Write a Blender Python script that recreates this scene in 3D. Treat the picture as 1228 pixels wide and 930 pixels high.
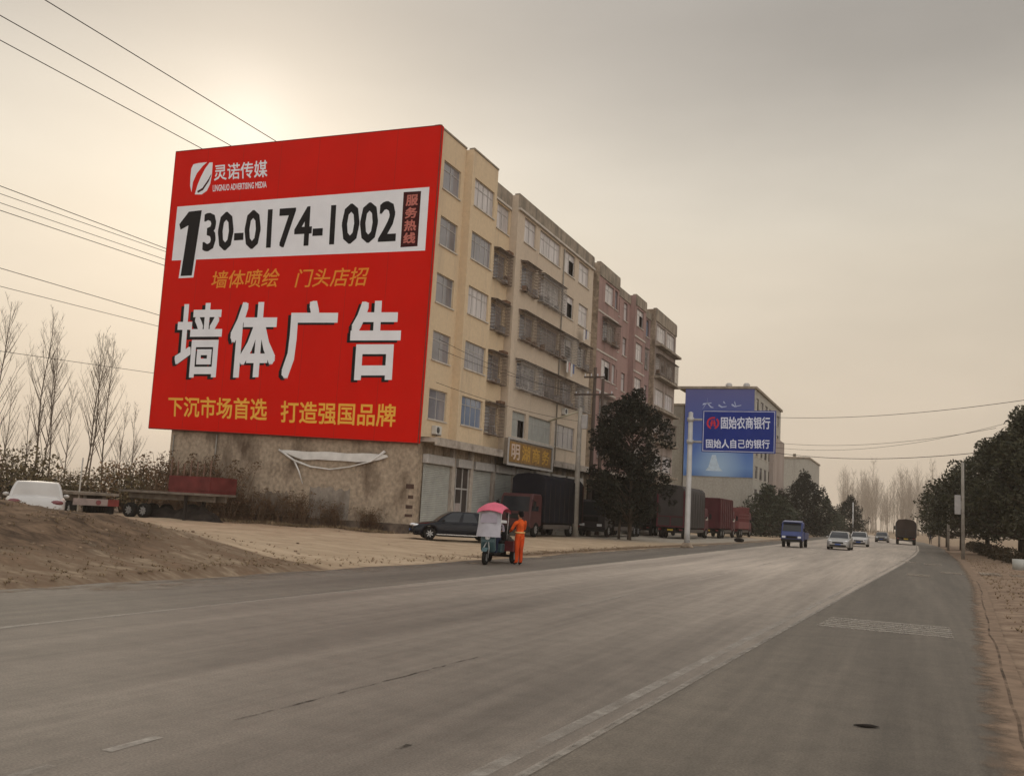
import bpy, math, random
from mathutils import Vector, Matrix
random.seed(7)
for o in list(bpy.data.objects): bpy.data.objects.remove(o)
S = bpy.context.scene; COL = S.collection
R = math.radians

# ------------------------------------------------------------------ camera
yaw, pitch, roll = math.atan(486/1150), math.atan(145/1150), math.atan(.055)
fw = Vector((-math.sin(yaw)*math.cos(pitch), math.cos(yaw)*math.cos(pitch), math.sin(pitch)))
r0 = Vector((math.cos(yaw), math.sin(yaw), 0)); u0 = r0.cross(fw)
rr = r0*math.cos(roll)+u0*math.sin(roll); uu = u0*math.cos(roll)-r0*math.sin(roll)
cam = bpy.data.objects.new('camera', bpy.data.cameras.new('camera')); COL.objects.link(cam)
M = Matrix((rr, uu, -fw)).transposed().to_4x4(); M.translation = (0, 0, 1.8); cam.matrix_world = M
cam.data.sensor_width = 36; cam.data.lens = 36*1150/1228; cam.data.clip_end = 3000; cam.data.clip_start = .1
S.camera = cam

# ------------------------------------------------------------------ sky, sun, exposure
SUN = Vector((-.5956, .7201, .3559)).normalized()
el = math.asin(SUN.z); az = math.atan2(SUN.x, SUN.y)
W = bpy.data.worlds.new('World'); S.world = W; W.use_nodes = True
nt = W.node_tree; nt.nodes.clear(); N = nt.nodes.new; L = nt.links.new
out = N('ShaderNodeOutputWorld'); bg = N('ShaderNodeBackground'); bg.inputs[1].default_value = .1
L(bg.outputs[0], out.inputs[0])
sky = N('ShaderNodeTexSky'); sky.sky_type = 'NISHITA'; sky.sun_disc = False
sky.sun_elevation = el; sky.sun_rotation = az; sky.dust_density = 6; sky.air_density = 1.5
def mth(op, a, b=None, cl=False):
    n = N('ShaderNodeMath'); n.operation = op; n.use_clamp = cl
    for i, v in enumerate((a, b)):
        if v is None: continue
        if isinstance(v, (int, float)): n.inputs[i].default_value = v
        else: L(v, n.inputs[i])
    return n.outputs[0]
def mixc(f, a, b, blend='MIX'):
    n = N('ShaderNodeMix'); n.data_type = 'RGBA'; n.blend_type = blend
    for i, v in ((0, f), (6, a), (7, b)):
        if isinstance(v, (int, float)): n.inputs[i].default_value = v
        elif isinstance(v, tuple): n.inputs[i].default_value = (*v, 1)
        else: L(v, n.inputs[i])
    return n.outputs[2]
tc = N('ShaderNodeTexCoord'); sx = N('ShaderNodeSeparateXYZ'); L(tc.outputs['Generated'], sx.inputs[0])
ramp = N('ShaderNodeValToRGB'); L(sx.outputs[2], ramp.inputs[0])
cr = ramp.color_ramp; cr.interpolation = 'B_SPLINE'
stops = [(0, (.58, .48, .37)), (.09, (.62, .515, .40)), (.26, (.595, .53, .43)), (.31, (.61, .555, .465)), (.40, (.40, .37, .33)), (.47, (.285, .262, .236)), (.56, (.33, .31, .29)), (.72, (.66, .64, .61)), (1, (.85, .84, .83))]
while len(cr.elements) < len(stops): cr.elements.new(.5)
for e, (p, c) in zip(cr.elements, stops): e.position = p; e.color = (*c, 1)
dt = N('ShaderNodeVectorMath'); dt.operation = 'DOT_PRODUCT'; L(tc.outputs['Generated'], dt.inputs[0]); dt.inputs[1].default_value = SUN
d = mth('MAXIMUM', dt.outputs['Value'], 0)
g1 = mth('MULTIPLY', mth('POWER', d, 6), .20); g2 = mth('ADD', mth('MULTIPLY', mth('POWER', d, 120), .07), mth('MULTIPLY', mth('POWER', d, 900), .16))
glow = mth('ADD', g1, g2)
# broken, soft cloud texture
nz = N('ShaderNodeTexNoise'); mp = N('ShaderNodeMapping'); mp.inputs['Scale'].default_value = (1.6, 1.6, 5)
L(tc.outputs['Generated'], mp.inputs[0]); L(mp.outputs[0], nz.inputs['Vector']); nz.inputs['Scale'].default_value = 2.2; nz.inputs['Detail'].default_value = 5
cl = mth('ADD', mth('MULTIPLY', nz.outputs[0], .34), .83)
base = mixc(1.0, ramp.outputs[0], cl, 'MULTIPLY')
gl = mixc(glow, (0, 0, 0), (1, .93, .83))
gl.node.clamp_factor = False
tot = mixc(1.0, base, gl, 'ADD')
# unseen sky behind the camera, added brightness to fill the billboard and facing walls
back = mth('MULTIPLY', mth('MAXIMUM', mth('ADD', mth('MULTIPLY', dt.outputs['Value'], -1), .15), 0), .95)
bk = mixc(back, (0, 0, 0), (.95, .93, .92)); bk.node.clamp_factor = False
tot = mixc(1.0, tot, bk, 'ADD')
tot10 = mixc(1.0, tot, (10, 10, 10), 'MULTIPLY'); tot10.node.clamp_result = False
fin = mixc(1.0, tot10, mixc(1.0, sky.outputs[0], (.03, .03, .03), 'MULTIPLY'), 'ADD')
L(fin, bg.inputs[0])
sl = bpy.data.lights.new('sun', 'SUN'); sl.energy = .6; sl.angle = R(25); sl.color = (1, .86, .66)
so = bpy.data.objects.new('sun', sl); COL.objects.link(so); so.rotation_euler = SUN.to_track_quat('Z', 'Y').to_euler(); so.location = (0, 0, 80)
S.view_settings.view_transform = 'Standard'; S.view_settings.look = 'None'
S.view_settings.exposure = 0; S.view_settings.gamma = 1
S.cycles.use_denoising = True
S.cycles.max_bounces = 5; S.cycles.volume_bounces = 1

# ------------------------------------------------------------------ materials
MATS = {}
def mat(name, col, rough=.8, var=.12, scale=3., bump=0., metal=0., stretch=(1, 1, 1), spec=None, col2=None, detail=6, bscale=None, trans=0):
    if name in MATS: return MATS[name]
    m = bpy.data.materials.new(name); m.use_nodes = True; n = m.node_tree.nodes; l = m.node_tree.links
    b = n['Principled BSDF']; b.inputs['Roughness'].default_value = rough; b.inputs['Metallic'].default_value = metal
    b.inputs['Specular IOR Level'].default_value = spec if spec is not None else (.35 if rough < .5 else .12 if max(col) > .06 else .05)
    t = n.new('ShaderNodeTexCoord'); mp = n.new('ShaderNodeMapping'); mp.inputs['Scale'].default_value = stretch
    l.new(t.outputs['Object'], mp.inputs[0])
    z = n.new('ShaderNodeTexNoise'); z.inputs['Scale'].default_value = scale; z.inputs['Detail'].default_value = detail
    l.new(mp.outputs[0], z.inputs['Vector'])
    r = n.new('ShaderNodeValToRGB'); r.color_ramp.elements[0].position = .3; r.color_ramp.elements[1].position = .72
    c2 = col2 or tuple(min(1, c*(1+var)) for c in col)
    c1 = col if col2 else tuple(c*(1-var) for c in col)
    r.color_ramp.elements[0].color = (*c1, 1); r.color_ramp.elements[1].color = (*c2, 1)
    l.new(z.outputs[0], r.inputs[0]); l.new(r.outputs[0], b.inputs['Base Color'])
    if bump:
        z2 = n.new('ShaderNodeTexNoise'); z2.inputs['Scale'].default_value = bscale or scale*6; z2.inputs['Detail'].default_value = 8
        l.new(mp.outputs[0], z2.inputs['Vector'])
        bp = n.new('ShaderNodeBump'); bp.inputs['Strength'].default_value = bump; bp.inputs['Distance'].default_value = .03
        l.new(z2.outputs[0], bp.inputs['Height']); l.new(bp.outputs[0], b.inputs['Normal'])
    if trans:
        b.inputs['Subsurface Weight'].default_value = 0
    MATS[name] = m; return m
def stained(name, col, stain, lo=.45, hi=.65, scale=.6, stretch=(1, 1, .25), rough=.9, fine=.15, speck=0):
    """wall paint with real stains of their own shape: rain streaks and dirt"""
    if name in MATS: return MATS[name]
    m = mat(name, col, rough, fine, 4.0, .15); n = m.node_tree.nodes; l = m.node_tree.links; b = n['Principled BSDF']
    src = b.inputs['Base Color'].links[0].from_socket
    t = n.new('ShaderNodeTexCoord'); mp = n.new('ShaderNodeMapping'); mp.inputs['Scale'].default_value = stretch; l.new(t.outputs['Object'], mp.inputs[0])
    z = n.new('ShaderNodeTexNoise'); z.inputs['Scale'].default_value = scale; z.inputs['Detail'].default_value = 9; z.inputs['Roughness'].default_value = .62
    l.new(mp.outputs[0], z.inputs['Vector'])
    r = n.new('ShaderNodeMapRange'); r.inputs[1].default_value = lo; r.inputs[2].default_value = hi; l.new(z.outputs[0], r.inputs[0])
    x = n.new('ShaderNodeMix'); x.data_type = 'RGBA'; l.new(r.outputs[0], x.inputs[0]); l.new(src, x.inputs[6]); x.inputs[7].default_value = (*stain, 1)
    l.new(x.outputs[2], b.inputs['Base Color']); return m

# ------------------------------------------------------------------ mesh helper
class MB:
    def __init__(s): s.v = []; s.f = []; s.m = []; s.sm = []
    def face(s, pts, mi=0, sm=False):
        i = len(s.v); s.v += [tuple(p) for p in pts]; s.f.append(tuple(range(i, i+len(pts)))); s.m.append(mi); s.sm.append(sm)
    def grid(s, rows, mi=0, sm=True, closed=False, flip=False):
        i = len(s.v); n = len(rows[0])
        for r in rows: s.v += [tuple(p) for p in r]
        for a in range(len(rows)-1):
            for b in range(n if closed else n-1):
                c = (b+1) % n; q = (i+a*n+b, i+a*n+c, i+(a+1)*n+c, i+(a+1)*n+b)
                s.f.append(q[::-1] if flip else q); s.m.append(mi); s.sm.append(sm)
    def box(s, x0, x1, y0, y1, z0, z1, mi=0, b=0):
        if x0 > x1: x0, x1 = x1, x0
        if y0 > y1: y0, y1 = y1, y0
        if b:
            b = min(b, (x1-x0)*.4, (y1-y0)*.4, (z1-z0)*.4)
            rows = []
            for z, k in ((z0, b), (z0+b, 0), (z1-b, 0), (z1, b)):
                c = b
                rows.append([(x0+k+c, y0+k, z), (x1-k-c, y0+k, z), (x1-k, y0+k+c, z), (x1-k, y1-k-c, z), (x1-k-c, y1-k, z), (x0+k+c, y1-k, z), (x0+k, y1-k-c, z), (x0+k, y0+k+c, z)])
            s.grid(rows, mi, False, True); s.face(rows[0][::-1], mi); s.face(rows[-1], mi); return
        i = len(s.v)
        s.v += [(x0, y0, z0), (x1, y0, z0), (x1, y1, z0), (x0, y1, z0), (x0, y0, z1), (x1, y0, z1), (x1, y1, z1), (x0, y1, z1)]
        for q in ((0, 3, 2, 1), (4, 5, 6, 7), (0, 1, 5, 4), (1, 2, 6, 5), (2, 3, 7, 6), (3, 0, 4, 7)):
            s.f.append(tuple(i+k for k in q)); s.m.append(mi); s.sm.append(False)
    def tube(s, pts, rad, n=8, mi=0, cap=True):
        pts = [Vector(p) for p in pts]
        if not isinstance(rad, (list, tuple)): rad = [rad]*len(pts)
        rows = []; ref = None
        for k, p in enumerate(pts):
            t = (pts[min(k+1, len(pts)-1)]-pts[max(k-1, 0)]).normalized()
            if ref is None: ref = Vector((0, 0, 1)) if abs(t.z) < .9 else Vector((1, 0, 0))
            a = t.cross(ref).normalized(); b2 = a.cross(t); ref = b2
            rows.append([p+(a*math.cos(2*math.pi*j/n)+b2*math.sin(2*math.pi*j/n))*rad[k] for j in range(n)])
        s.grid(rows, mi, n > 4, True, True)
        if cap: s.face(rows[0], mi); s.face(rows[-1][::-1], mi)
    def prism(s, poly, axis, a, b, mi=0, bev=0, sm=False):
        """polygon in the two other axes, extruded along axis from a to b; ends drawn in by bev"""
        def P(p, t):
            return (t, p[0], p[1]) if axis == 'x' else (p[0], t, p[1]) if axis == 'y' else (p[0], p[1], t)
        cx = sum(p[0] for p in poly)/len(poly); cy = sum(p[1] for p in poly)/len(poly)
        def sh(p):
            dx, dy = cx-p[0], cy-p[1]; q = math.hypot(dx, dy) or 1
            return (p[0]+dx/q*bev*1.3, p[1]+dy/q*bev*1.3)
        sg = 1 if b > a else -1
        lv = [(a, poly), (b, poly)] if not bev else [(a, [sh(p) for p in poly]), (a+sg*bev, poly), (b-sg*bev, poly), (b, [sh(p) for p in poly])]
        rows = [[P(p, t) for p in pl] for t, pl in lv]
        s.grid(rows, mi, sm, True); s.face(rows[0][::-1], mi); s.face(rows[-1], mi)
    def lathe(s, prof, axis='z', n=16, c=(0, 0, 0), mi=0, sm=True, cap=True):
        rows = []
        for r, h in prof:
            row = []
            for j in range(n):
                a = 2*math.pi*j/n; x, y = r*math.cos(a), r*math.sin(a)
                row.append((c[0]+x, c[1]+y, c[2]+h) if axis == 'z' else (c[0]+x, c[1]+h, c[2]+y) if axis == 'y' else (c[0]+h, c[1]+x, c[2]+y))
            rows.append(row)
        s.grid(rows, mi, sm, True, axis == 'y')
        if cap: s.face(rows[0], mi); s.face(rows[-1], mi)
    def blob(s, c, r, n=10, mi=0, jit=0):
        rows = []
        for i in range(n//2+1):
            t = math.pi*i/(n//2)
            rows.append([(c[0]+r[0]*math.sin(t)*math.cos(2*math.pi*j/n)*(1+random.uniform(-jit, jit)), c[1]+r[1]*math.sin(t)*math.sin(2*math.pi*j/n)*(1+random.uniform(-jit, jit)), c[2]-r[2]*math.cos(t)) for j in range(n)])
        s.grid(rows, mi, True, True)
    def build(s, name, m, parent=None, recalc=True):
        me = bpy.data.meshes.new(name); me.from_pydata(s.v, [], s.f)
        for x in (m if isinstance(m, (list, tuple)) else [m]): me.materials.append(x)
        me.polygons.foreach_set('material_index', s.m); me.polygons.foreach_set('use_smooth', s.sm)
        if recalc and len(s.f) < 6000:
            import bmesh
            bm = bmesh.new(); bm.from_mesh(me); bmesh.ops.remove_doubles(bm, verts=bm.verts, dist=1e-5); bmesh.ops.recalc_face_normals(bm, faces=bm.faces); bm.to_mesh(me); bm.free()
        o = bpy.data.objects.new(name, me); COL.objects.link(o); o.parent = parent; return o
def tag(o, label=None, cat=None, group=None, kind=None):
    for k, v in (('label', label), ('category', cat), ('group', group), ('kind', kind)):
        if v: o[k] = v
    return o
def empty(name, loc, rz, label, cat, group=None):
    o = bpy.data.objects.new(name, None); COL.objects.link(o); o.location = loc; o.rotation_euler = (0, 0, rz); o.empty_display_size = .3
    return tag(o, label, cat, group)
KIDS = {}
def copy_tree(o, parent=None):
    c = o.copy(); COL.objects.link(c)
    if parent: c.parent = parent
    for ch in list(o.children): copy_tree(ch, c)
    return c
def text_mesh(body, bold=0., shear=0., sx=1.):
    c = bpy.data.curves.new('lettering', 'FONT'); c.body = body; c.offset = bold; c.shear = shear; c.resolution_u = 2
    o = bpy.data.objects.new('lettering', c); COL.objects.link(o)
    me = bpy.data.meshes.new_from_object(o.evaluated_get(bpy.context.evaluated_depsgraph_get()))
    bpy.data.objects.remove(o); bpy.data.curves.remove(c); return me
def lettering(name, body, quad, place, m, parent, bold=0., shear=0., vertical=False, nrm=(0, -1, 0)):
    """quad = BL BR TR TL in the sign's plane; place(a, b) -> 3D point; heavier strokes come from shifted layers a hair apart"""
    vs, fs = [], []
    for k, ch in enumerate(body if vertical else [body]):
        me = text_mesh(ch, 0, shear); xs = [v.co.x for v in me.vertices]; ys = [v.co.y for v in me.vertices]
        x0, x1, y0, y1 = min(xs)-bold, max(xs)+bold, min(ys)-bold, max(ys)+bold
        sh = [(0, 0)]+([(bold*a_, bold*c_) for a_ in (-1, 0, 1) for c_ in (-1, 0, 1) if a_ or c_] if bold else [])
        for q, (dx, dy) in enumerate(sh):
            i = len(vs)
            for v in me.vertices:
                u, w = (v.co.x+dx-x0)/(x1-x0), (v.co.y+dy-y0)/(y1-y0)
                if vertical: w = (len(body)-1-k+.06+.88*w)/len(body)
                vs.append((u, w, q*.0007))
            fs += [tuple(i+p_ for p_ in p.vertices) for p in me.polygons]
    bl, br, tr, tl = quad; pts = []; nv = Vector(nrm)
    for u, v, dp in vs:
        a = (bl[0]*(1-u)+br[0]*u)*(1-v)+(tl[0]*(1-u)+tr[0]*u)*v; b = (bl[1]*(1-u)+br[1]*u)*(1-v)+(tl[1]*(1-u)+tr[1]*u)*v
        pts.append(Vector(place(a, b))+nv*dp)
    me2 = bpy.data.meshes.new(name); me2.from_pydata(pts, [], fs); me2.materials.append(m)
    o = bpy.data.objects.new(name, me2); COL.objects.link(o); o.parent = parent; return o
def lerp(xs, ys, x):
    if x <= xs[0]: return ys[0]
    for i in range(len(xs)-1):
        if x <= xs[i+1]: t = (x-xs[i])/(xs[i+1]-xs[i]); return ys[i]+(ys[i+1]-ys[i])*t
    return ys[-1]
from mathutils import noise as mnoise
def fbm(x, y, s=1., o=4): return mnoise.fractal(Vector((x*s, y*s, 3.7)), 1., 2., o)

# ------------------------------------------------------------------ ground, roads
YS = [-40, 0, 6, 12, 25, 45, 59, 80, 100, 136, 180, 230, 320, 430, 600]
def XR(y): return lerp(YS, [-3.2, -2.65, -2.5, -2.27, -1.78, -.98, -.45, .2, .55, .6, -1.0, -4.5, -13, -26, -52], y)
def XL(y): return lerp(YS, [-10.6, -10.5, -10.5, -10.5, -10.5, -10.6, -10.8, -11, -11.2, -11.6, -13, -16, -24, -37, -63], y)
def XS(y): return lerp([-40, 6, 10, 18, 39, 70, 110, 136, 180, 600], [.3, .8, .9, 1.22, 2.2, 2.95, 3.2, 3.0, 1.6, -48], y)
def XD(y): return XL(y)-lerp([0, 20, 40, 55, 90, 600], [3.3, 3.4, 3.2, 3.0, 2.2, 2], y)
def height(x, y):
    if XD(y)-.4 < x < XS(y)+.3: return -.03
    h = 0.
    if x <= XD(y)-.4:
        k = min(1, (XD(y)-.4-x)/2.5)
        # dirt heap beside the road, the yard behind it lies a little higher
        d2 = ((x+22.6)/5.4)**2+((y-19.5)/5.2)**2
        h += .98*math.exp(-d2**1.15)
        d2 = ((x+24)/7.6)**2+((y-15)/4.4)**2
        h += .38*math.exp(-d2)
        h += .30*math.exp(-(((x+30)/8)**2+((y-26)/7)**2))
        if y < 60: h += k*(.05+.10*fbm(x, y, .35)+.04*fbm(x, y, 1.3))
        m = math.exp(-(((x+23)/8)**2+((y-17)/6)**2)); h += m*(.13*fbm(x, y, .8)+.10*fbm(x+9, y, 1.9))
        h -= .03
    else:
        k = min(1, (x-XS(y)-.3)/1.5); h = k*(.06+.06*fbm(x, y, .5))-.03
    return h
gx = [-1500, -900, -500, -300, -200, -150, -120, -100, -85]+[-75+.0+i*1.5 for i in range(17)]+[-49+i*.4 for i in range(93)]+[-11.5, -6, -1]+[0+.25*i for i in range(33)]+[9, 10, 12, 15, 20, 28, 40, 60, 90, 140, 220, 400, 800, 1500]
gy = [-1500, -700, -300, -120, -60, -40, -25, -15, -8]+[-4+.4*i for i in range(130)]+[48+1.5*i for i in range(60)]+[140, 150, 165, 180, 200, 230, 260, 300, 350, 420, 500, 600, 800, 1100, 1500]
gx = sorted(set(gx)); gy = sorted(set(gy))
mb = MB(); mb.grid([[(x, y, height(x, y)) for x in gx] for y in gy], 0, True)
gm = mat('soil', (.36, .265, .175), .95, .1, .55, .95, stretch=(.45, 1.3, 1), bscale=2.6, spec=.15, col2=(.52, .40, .275), detail=9)
n = gm.node_tree.nodes; l = gm.node_tree.links; b = n['Principled BSDF']; src = b.inputs['Base Color'].links[0].from_socket
at = n.new('ShaderNodeVertexColor'); at.layer_name = 'soil_kind'
sp = n.new('ShaderNodeSeparateColor'); l.new(at.outputs[0], sp.inputs[0])
def soil_layer(src, chan, ca, cb, scale, stretch):
    t = n.new('ShaderNodeTexCoord'); mp = n.new('ShaderNodeMapping'); mp.inputs['Scale'].default_value = stretch; l.new(t.outputs['Object'], mp.inputs[0])
    z = n.new('ShaderNodeTexNoise'); z.inputs['Scale'].default_value = scale; z.inputs['Detail'].default_value = 10; z.inputs['Roughness'].default_value = .68; l.new(mp.outputs[0], z.inputs['Vector'])
    r = n.new('ShaderNodeValToRGB'); r.color_ramp.elements[0].position = .36; r.color_ramp.elements[1].position = .64
    r.color_ramp.elements[0].color = (*ca, 1); r.color_ramp.elements[1].color = (*cb, 1); l.new(z.outputs[0], r.inputs[0])
    # ragged border
    a = n.new('ShaderNodeMath'); a.operation = 'ADD'; l.new(chan, a.inputs[0])
    s2 = n.new('ShaderNodeMath'); s2.operation = 'MULTIPLY_ADD'; l.new(z.outputs[0], s2.inputs[0]); s2.inputs[1].default_value = 1.2; s2.inputs[2].default_value = -.6
    l.new(s2.outputs[0], a.inputs[1])
    mr = n.new('ShaderNodeMapRange'); mr.inputs[1].default_value = .3; mr.inputs[2].default_value = .7; l.new(a.outputs[0], mr.inputs[0])
    x = n.new('ShaderNodeMix'); x.data_type = 'RGBA'; l.new(mr.outputs[0], x.inputs[0]); l.new(src, x.inputs[6]); l.new(r.outputs[0], x.inputs[7])
    return x.outputs[2]
src = soil_layer(src, sp.outputs[0], (.045, .028, .017), (.20, .132, .084), 1.9, (.5, 1.4, 1))      # dark soil of the heap
src = soil_layer(src, sp.outputs[1], (.16, .105, .072), (.33, .24, .168), 1.2, (1, 1, 1))          # reddish verge right
src = soil_layer(src, sp.outputs[2], (.30, .26, .21), (.44, .39, .32), .8, (1, 1, 1))               # pale trodden forecourt
l.new(src, b.inputs['Base Color'])
ground = tag(mb.build('ground', gm, recalc=False), kind='structure')
ca = ground.data.color_attributes.new('soil_kind', 'FLOAT_COLOR', 'POINT')
cols = []
for v in ground.data.vertices:
    x, y = v.co.x, v.co.y
    a = max(math.exp(-(((x+23)/8.5)**2+((y-17)/6.5)**2)**1.5), .62 if (x < XD(y) and y < 22) else 0, .75 if x < -50 else 0)
    a = max(a, .27 if x < XD(y) else 0)
    a = max(a, .85*math.exp(-((y-50.6)/1.3)**2) if -48 < x < -28 else 0)
    a = max(a, .7*math.exp(-((x-XD(y)+1.0)/.9)**2) if y > 32 else 0)
    g = 1. if x > XS(y)-1 else 0
    p = .9*math.exp(-(((x+21)/7)**4+((y-92)/26)**4)) if x < 0 else 0
    if y > 150: a, g, p = .5, .4, 0
    cols += [a, g, p, 1]
ca.data.foreach_set('color', cols)

def strip(name, fa, fb, y0, y1, z, m, step=4., ncol=1):
    ys = [y0+(y1-y0)*i/max(1, int((y1-y0)/step)) for i in range(int((y1-y0)/step)+1)] if y1-y0 > step else [y0, y1]
    mb = MB(); mb.grid([[(fa(y)+(fb(y)-fa(y))*k/ncol, y, z) for k in range(ncol+1)] for y in ys], 0, False)
    return mb.build(name, m)
def asphalt(name, c1, c2, rough=.8, spec=.25, grain=.5, far_sheen=1.):
    m = mat(name, c1, rough, .1, .18, .15, stretch=(2.2, .22, 1), bscale=26., spec=spec, col2=c2)
    n = m.node_tree.nodes; l = m.node_tree.links; b = n['Principled BSDF']; src = b.inputs['Base Color'].links[0].from_socket
    t = n.new('ShaderNodeTexCoord')
    z = n.new('ShaderNodeTexNoise'); z.inputs['Scale'].default_value = 55; z.inputs['Detail'].default_value = 3; l.new(t.outputs['Object'], z.inputs['Vector'])
    r = n.new('ShaderNodeMapRange'); r.inputs[1].default_value = .28; r.inputs[2].default_value = .72; r.inputs[3].default_value = 1-grain*.6; r.inputs[4].default_value = 1+grain*.6; l.new(z.outputs[0], r.inputs[0])
    mp = n.new('ShaderNodeMapping'); mp.inputs['Scale'].default_value = (1.1, .045, 1); l.new(t.outputs['Object'], mp.inputs[0])
    z2 = n.new('ShaderNodeTexNoise'); z2.inputs['Scale'].default_value = .9; z2.inputs['Detail'].default_value = 5; l.new(mp.outputs[0], z2.inputs['Vector'])
    r2 = n.new('ShaderNodeMapRange'); r2.inputs[1].default_value = .3; r2.inputs[2].default_value = .7; r2.inputs[3].default_value = .80; r2.inputs[4].default_value = 1.18; l.new(z2.outputs[0], r2.inputs[0])
    q0 = n.new('ShaderNodeMath'); q0.operation = 'MULTIPLY'; l.new(r.outputs[0], q0.inputs[0]); l.new(r2.outputs[0], q0.inputs[1])
    mp3 = n.new('ShaderNodeMapping'); mp3.inputs['Scale'].default_value = (3.2, .10, 1); l.new(t.outputs['Object'], mp3.inputs[0])
    z3 = n.new('ShaderNodeTexNoise'); z3.inputs['Scale'].default_value = 1.6; z3.inputs['Detail'].default_value = 7; z3.inputs['Roughness'].default_value = .65; l.new(mp3.outputs[0], z3.inputs['Vector'])
    z4 = n.new('ShaderNodeTexNoise'); z4.inputs['Scale'].default_value = 2.4; z4.inputs['Detail'].default_value = 8; z4.inputs['Roughness'].default_value = .7; l.new(t.outputs['Object'], z4.inputs['Vector'])
    s34 = n.new('ShaderNodeMath'); s34.operation = 'ADD'; l.new(z3.outputs[0], s34.inputs[0]); l.new(z4.outputs[0], s34.inputs[1])
    r3 = n.new('ShaderNodeMapRange'); r3.inputs[1].default_value = .75; r3.inputs[2].default_value = 1.25; r3.inputs[3].default_value = .80; r3.inputs[4].default_value = 1.20; l.new(s34.outputs[0], r3.inputs[0])
    q = n.new('ShaderNodeMath'); q.operation = 'MULTIPLY'; l.new(q0.outputs[0], q.inputs[0]); l.new(r3.outputs[0], q.inputs[1])
    x = n.new('ShaderNodeMix'); x.data_type = 'RGBA'; x.blend_type = 'MULTIPLY'; x.inputs[0].default_value = 1
    l.new(src, x.inputs[6]); l.new(q.outputs[0], x.inputs[7]); l.new(x.outputs[2], b.inputs['Base Color'])
    if far_sheen > 1:   # far stretch paler: mostly sky sheen painted into the colour, partly dusty surface
        sy = n.new('ShaderNodeSeparateXYZ'); l.new(t.outputs['Object'], sy.inputs[0]); ry = n.new('ShaderNodeMapRange'); ry.inputs[1].default_value = 10; ry.inputs[2].default_value = 36; ry.inputs[3].default_value = 1; ry.inputs[4].default_value = far_sheen
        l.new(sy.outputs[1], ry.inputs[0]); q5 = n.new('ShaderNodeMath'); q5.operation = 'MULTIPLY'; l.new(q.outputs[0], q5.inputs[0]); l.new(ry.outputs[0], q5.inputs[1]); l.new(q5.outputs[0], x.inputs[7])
    return m
road_m = asphalt('dusty_sheen_asphalt', (.130, .109, .090), (.195, .165, .136), .66, .25, far_sheen=2.5)
sh_m = asphalt('shoulder_asphalt', (.105, .088, .069), (.150, .126, .099), .68, .3)
shl_m = asphalt('left_shoulder_asphalt', (.125, .106, .085), (.17, .145, .118), .7, .3)
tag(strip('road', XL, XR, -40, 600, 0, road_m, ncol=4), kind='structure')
tag(strip('road_shoulder', XR, XS, -40, 600, -.004, sh_m), kind='structure')
tag(strip('road_shoulder', lambda y: XD(y)+.35*fbm(3, y, .4)-.1, XL, -40, 400, -.004, shl_m, 1.2), kind='structure')

def paint(name, c, wear_lo, wear_hi, scale):
    """worn road paint: chipped away where the noise is low"""
    m = mat(name, c, .8, .12, 6); n = m.node_tree.nodes; l = m.node_tree.links; b = n['Principled BSDF']
    t = n.new('ShaderNodeTexCoord'); z = n.new('ShaderNodeTexNoise'); z.inputs['Scale'].default_value = scale; z.inputs['Detail'].default_value = 9; z.inputs['Roughness'].default_value = .75
    l.new(t.outputs['Object'], z.inputs['Vector'])
    r = n.new('ShaderNodeMapRange'); r.inputs[1].default_value = wear_lo; r.inputs[2].default_value = wear_hi; l.new(z.outputs[0], r.inputs[0]); l.new(r.outputs[0], b.inputs['Alpha']); return m
pw = paint('worn_white_paint', (.44, .40, .35), .36, .72, 1.3)
pw2 = paint('worn_edge_paint', (.50, .46, .40), .40, .80, 1.1)
pw3 = paint('faded_strip_paint', (.42, .38, .33), .25, .8, 3.)
tk = mat('tar', (.045, .038, .034), .7, .1)
tarp_ = paint('tar_crack', (.045, .038, .033), .43, .62, 2.6)
tag(strip('road_marking', lambda y: XR(y)-.30, lambda y: XR(y)-.17, -10, 230, .004, pw), kind='structure')
tag(strip('road_marking', lambda y: XR(y)-.02, lambda y: XR(y)+.06, -10, 160, .004, pw3), kind='structure')
tag(strip('road_marking', lambda y: XL(y)+.02, lambda y: XL(y)+.14, -10, 200, .004, pw2), kind='structure')
for y0 in (2.6, 4.5, 5.3): tag(strip('road_marking', lambda y: -5.16, lambda y: -5.07, y0, y0+(.35 if y0 < 5 else .5), .004, pw), kind='structure')
for y0 in (18, 30, 42, 54, 66, 80, 95): tag(strip('road_marking', lambda y: -6.1, lambda y: -5.98, y0, y0+4, .004, pw2), kind='structure')
mb = MB()
for k in range(6): mb.box(XR(19.8)+.35+.02*k, .66, 18.75+.36*k, 18.75+.36*k+.14, -.003, .010)
tag(mb.build('road_marking', pw3), kind='structure')
def crack(pts, w):
    mb = MB(); P = []
    for (x0, y0), (x1, y1) in zip(pts, pts[1:]):
        k = max(2, int(math.hypot(x1-x0, y1-y0)/.15))
        P += [(x0+(x1-x0)*i/k+random.uniform(-.015, .015), y0+(y1-y0)*i/k) for i in range(k)]
    rows = [[(x-w*random.uniform(.25, 1), y, .005), (x+w*random.uniform(.25, 1), y, .005)] for x, y in P]
    mb.grid(rows, 0, False); return tag(mb.build('road_crack', tarp_), kind='structure')
crack([(-5.02, 6.55), (-4.97, 7.6), (-4.93, 9.2), (-4.86, 11.1)], .018)
crack([(-3.52, 6.5), (-3.45, 6.85)], .03)
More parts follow.
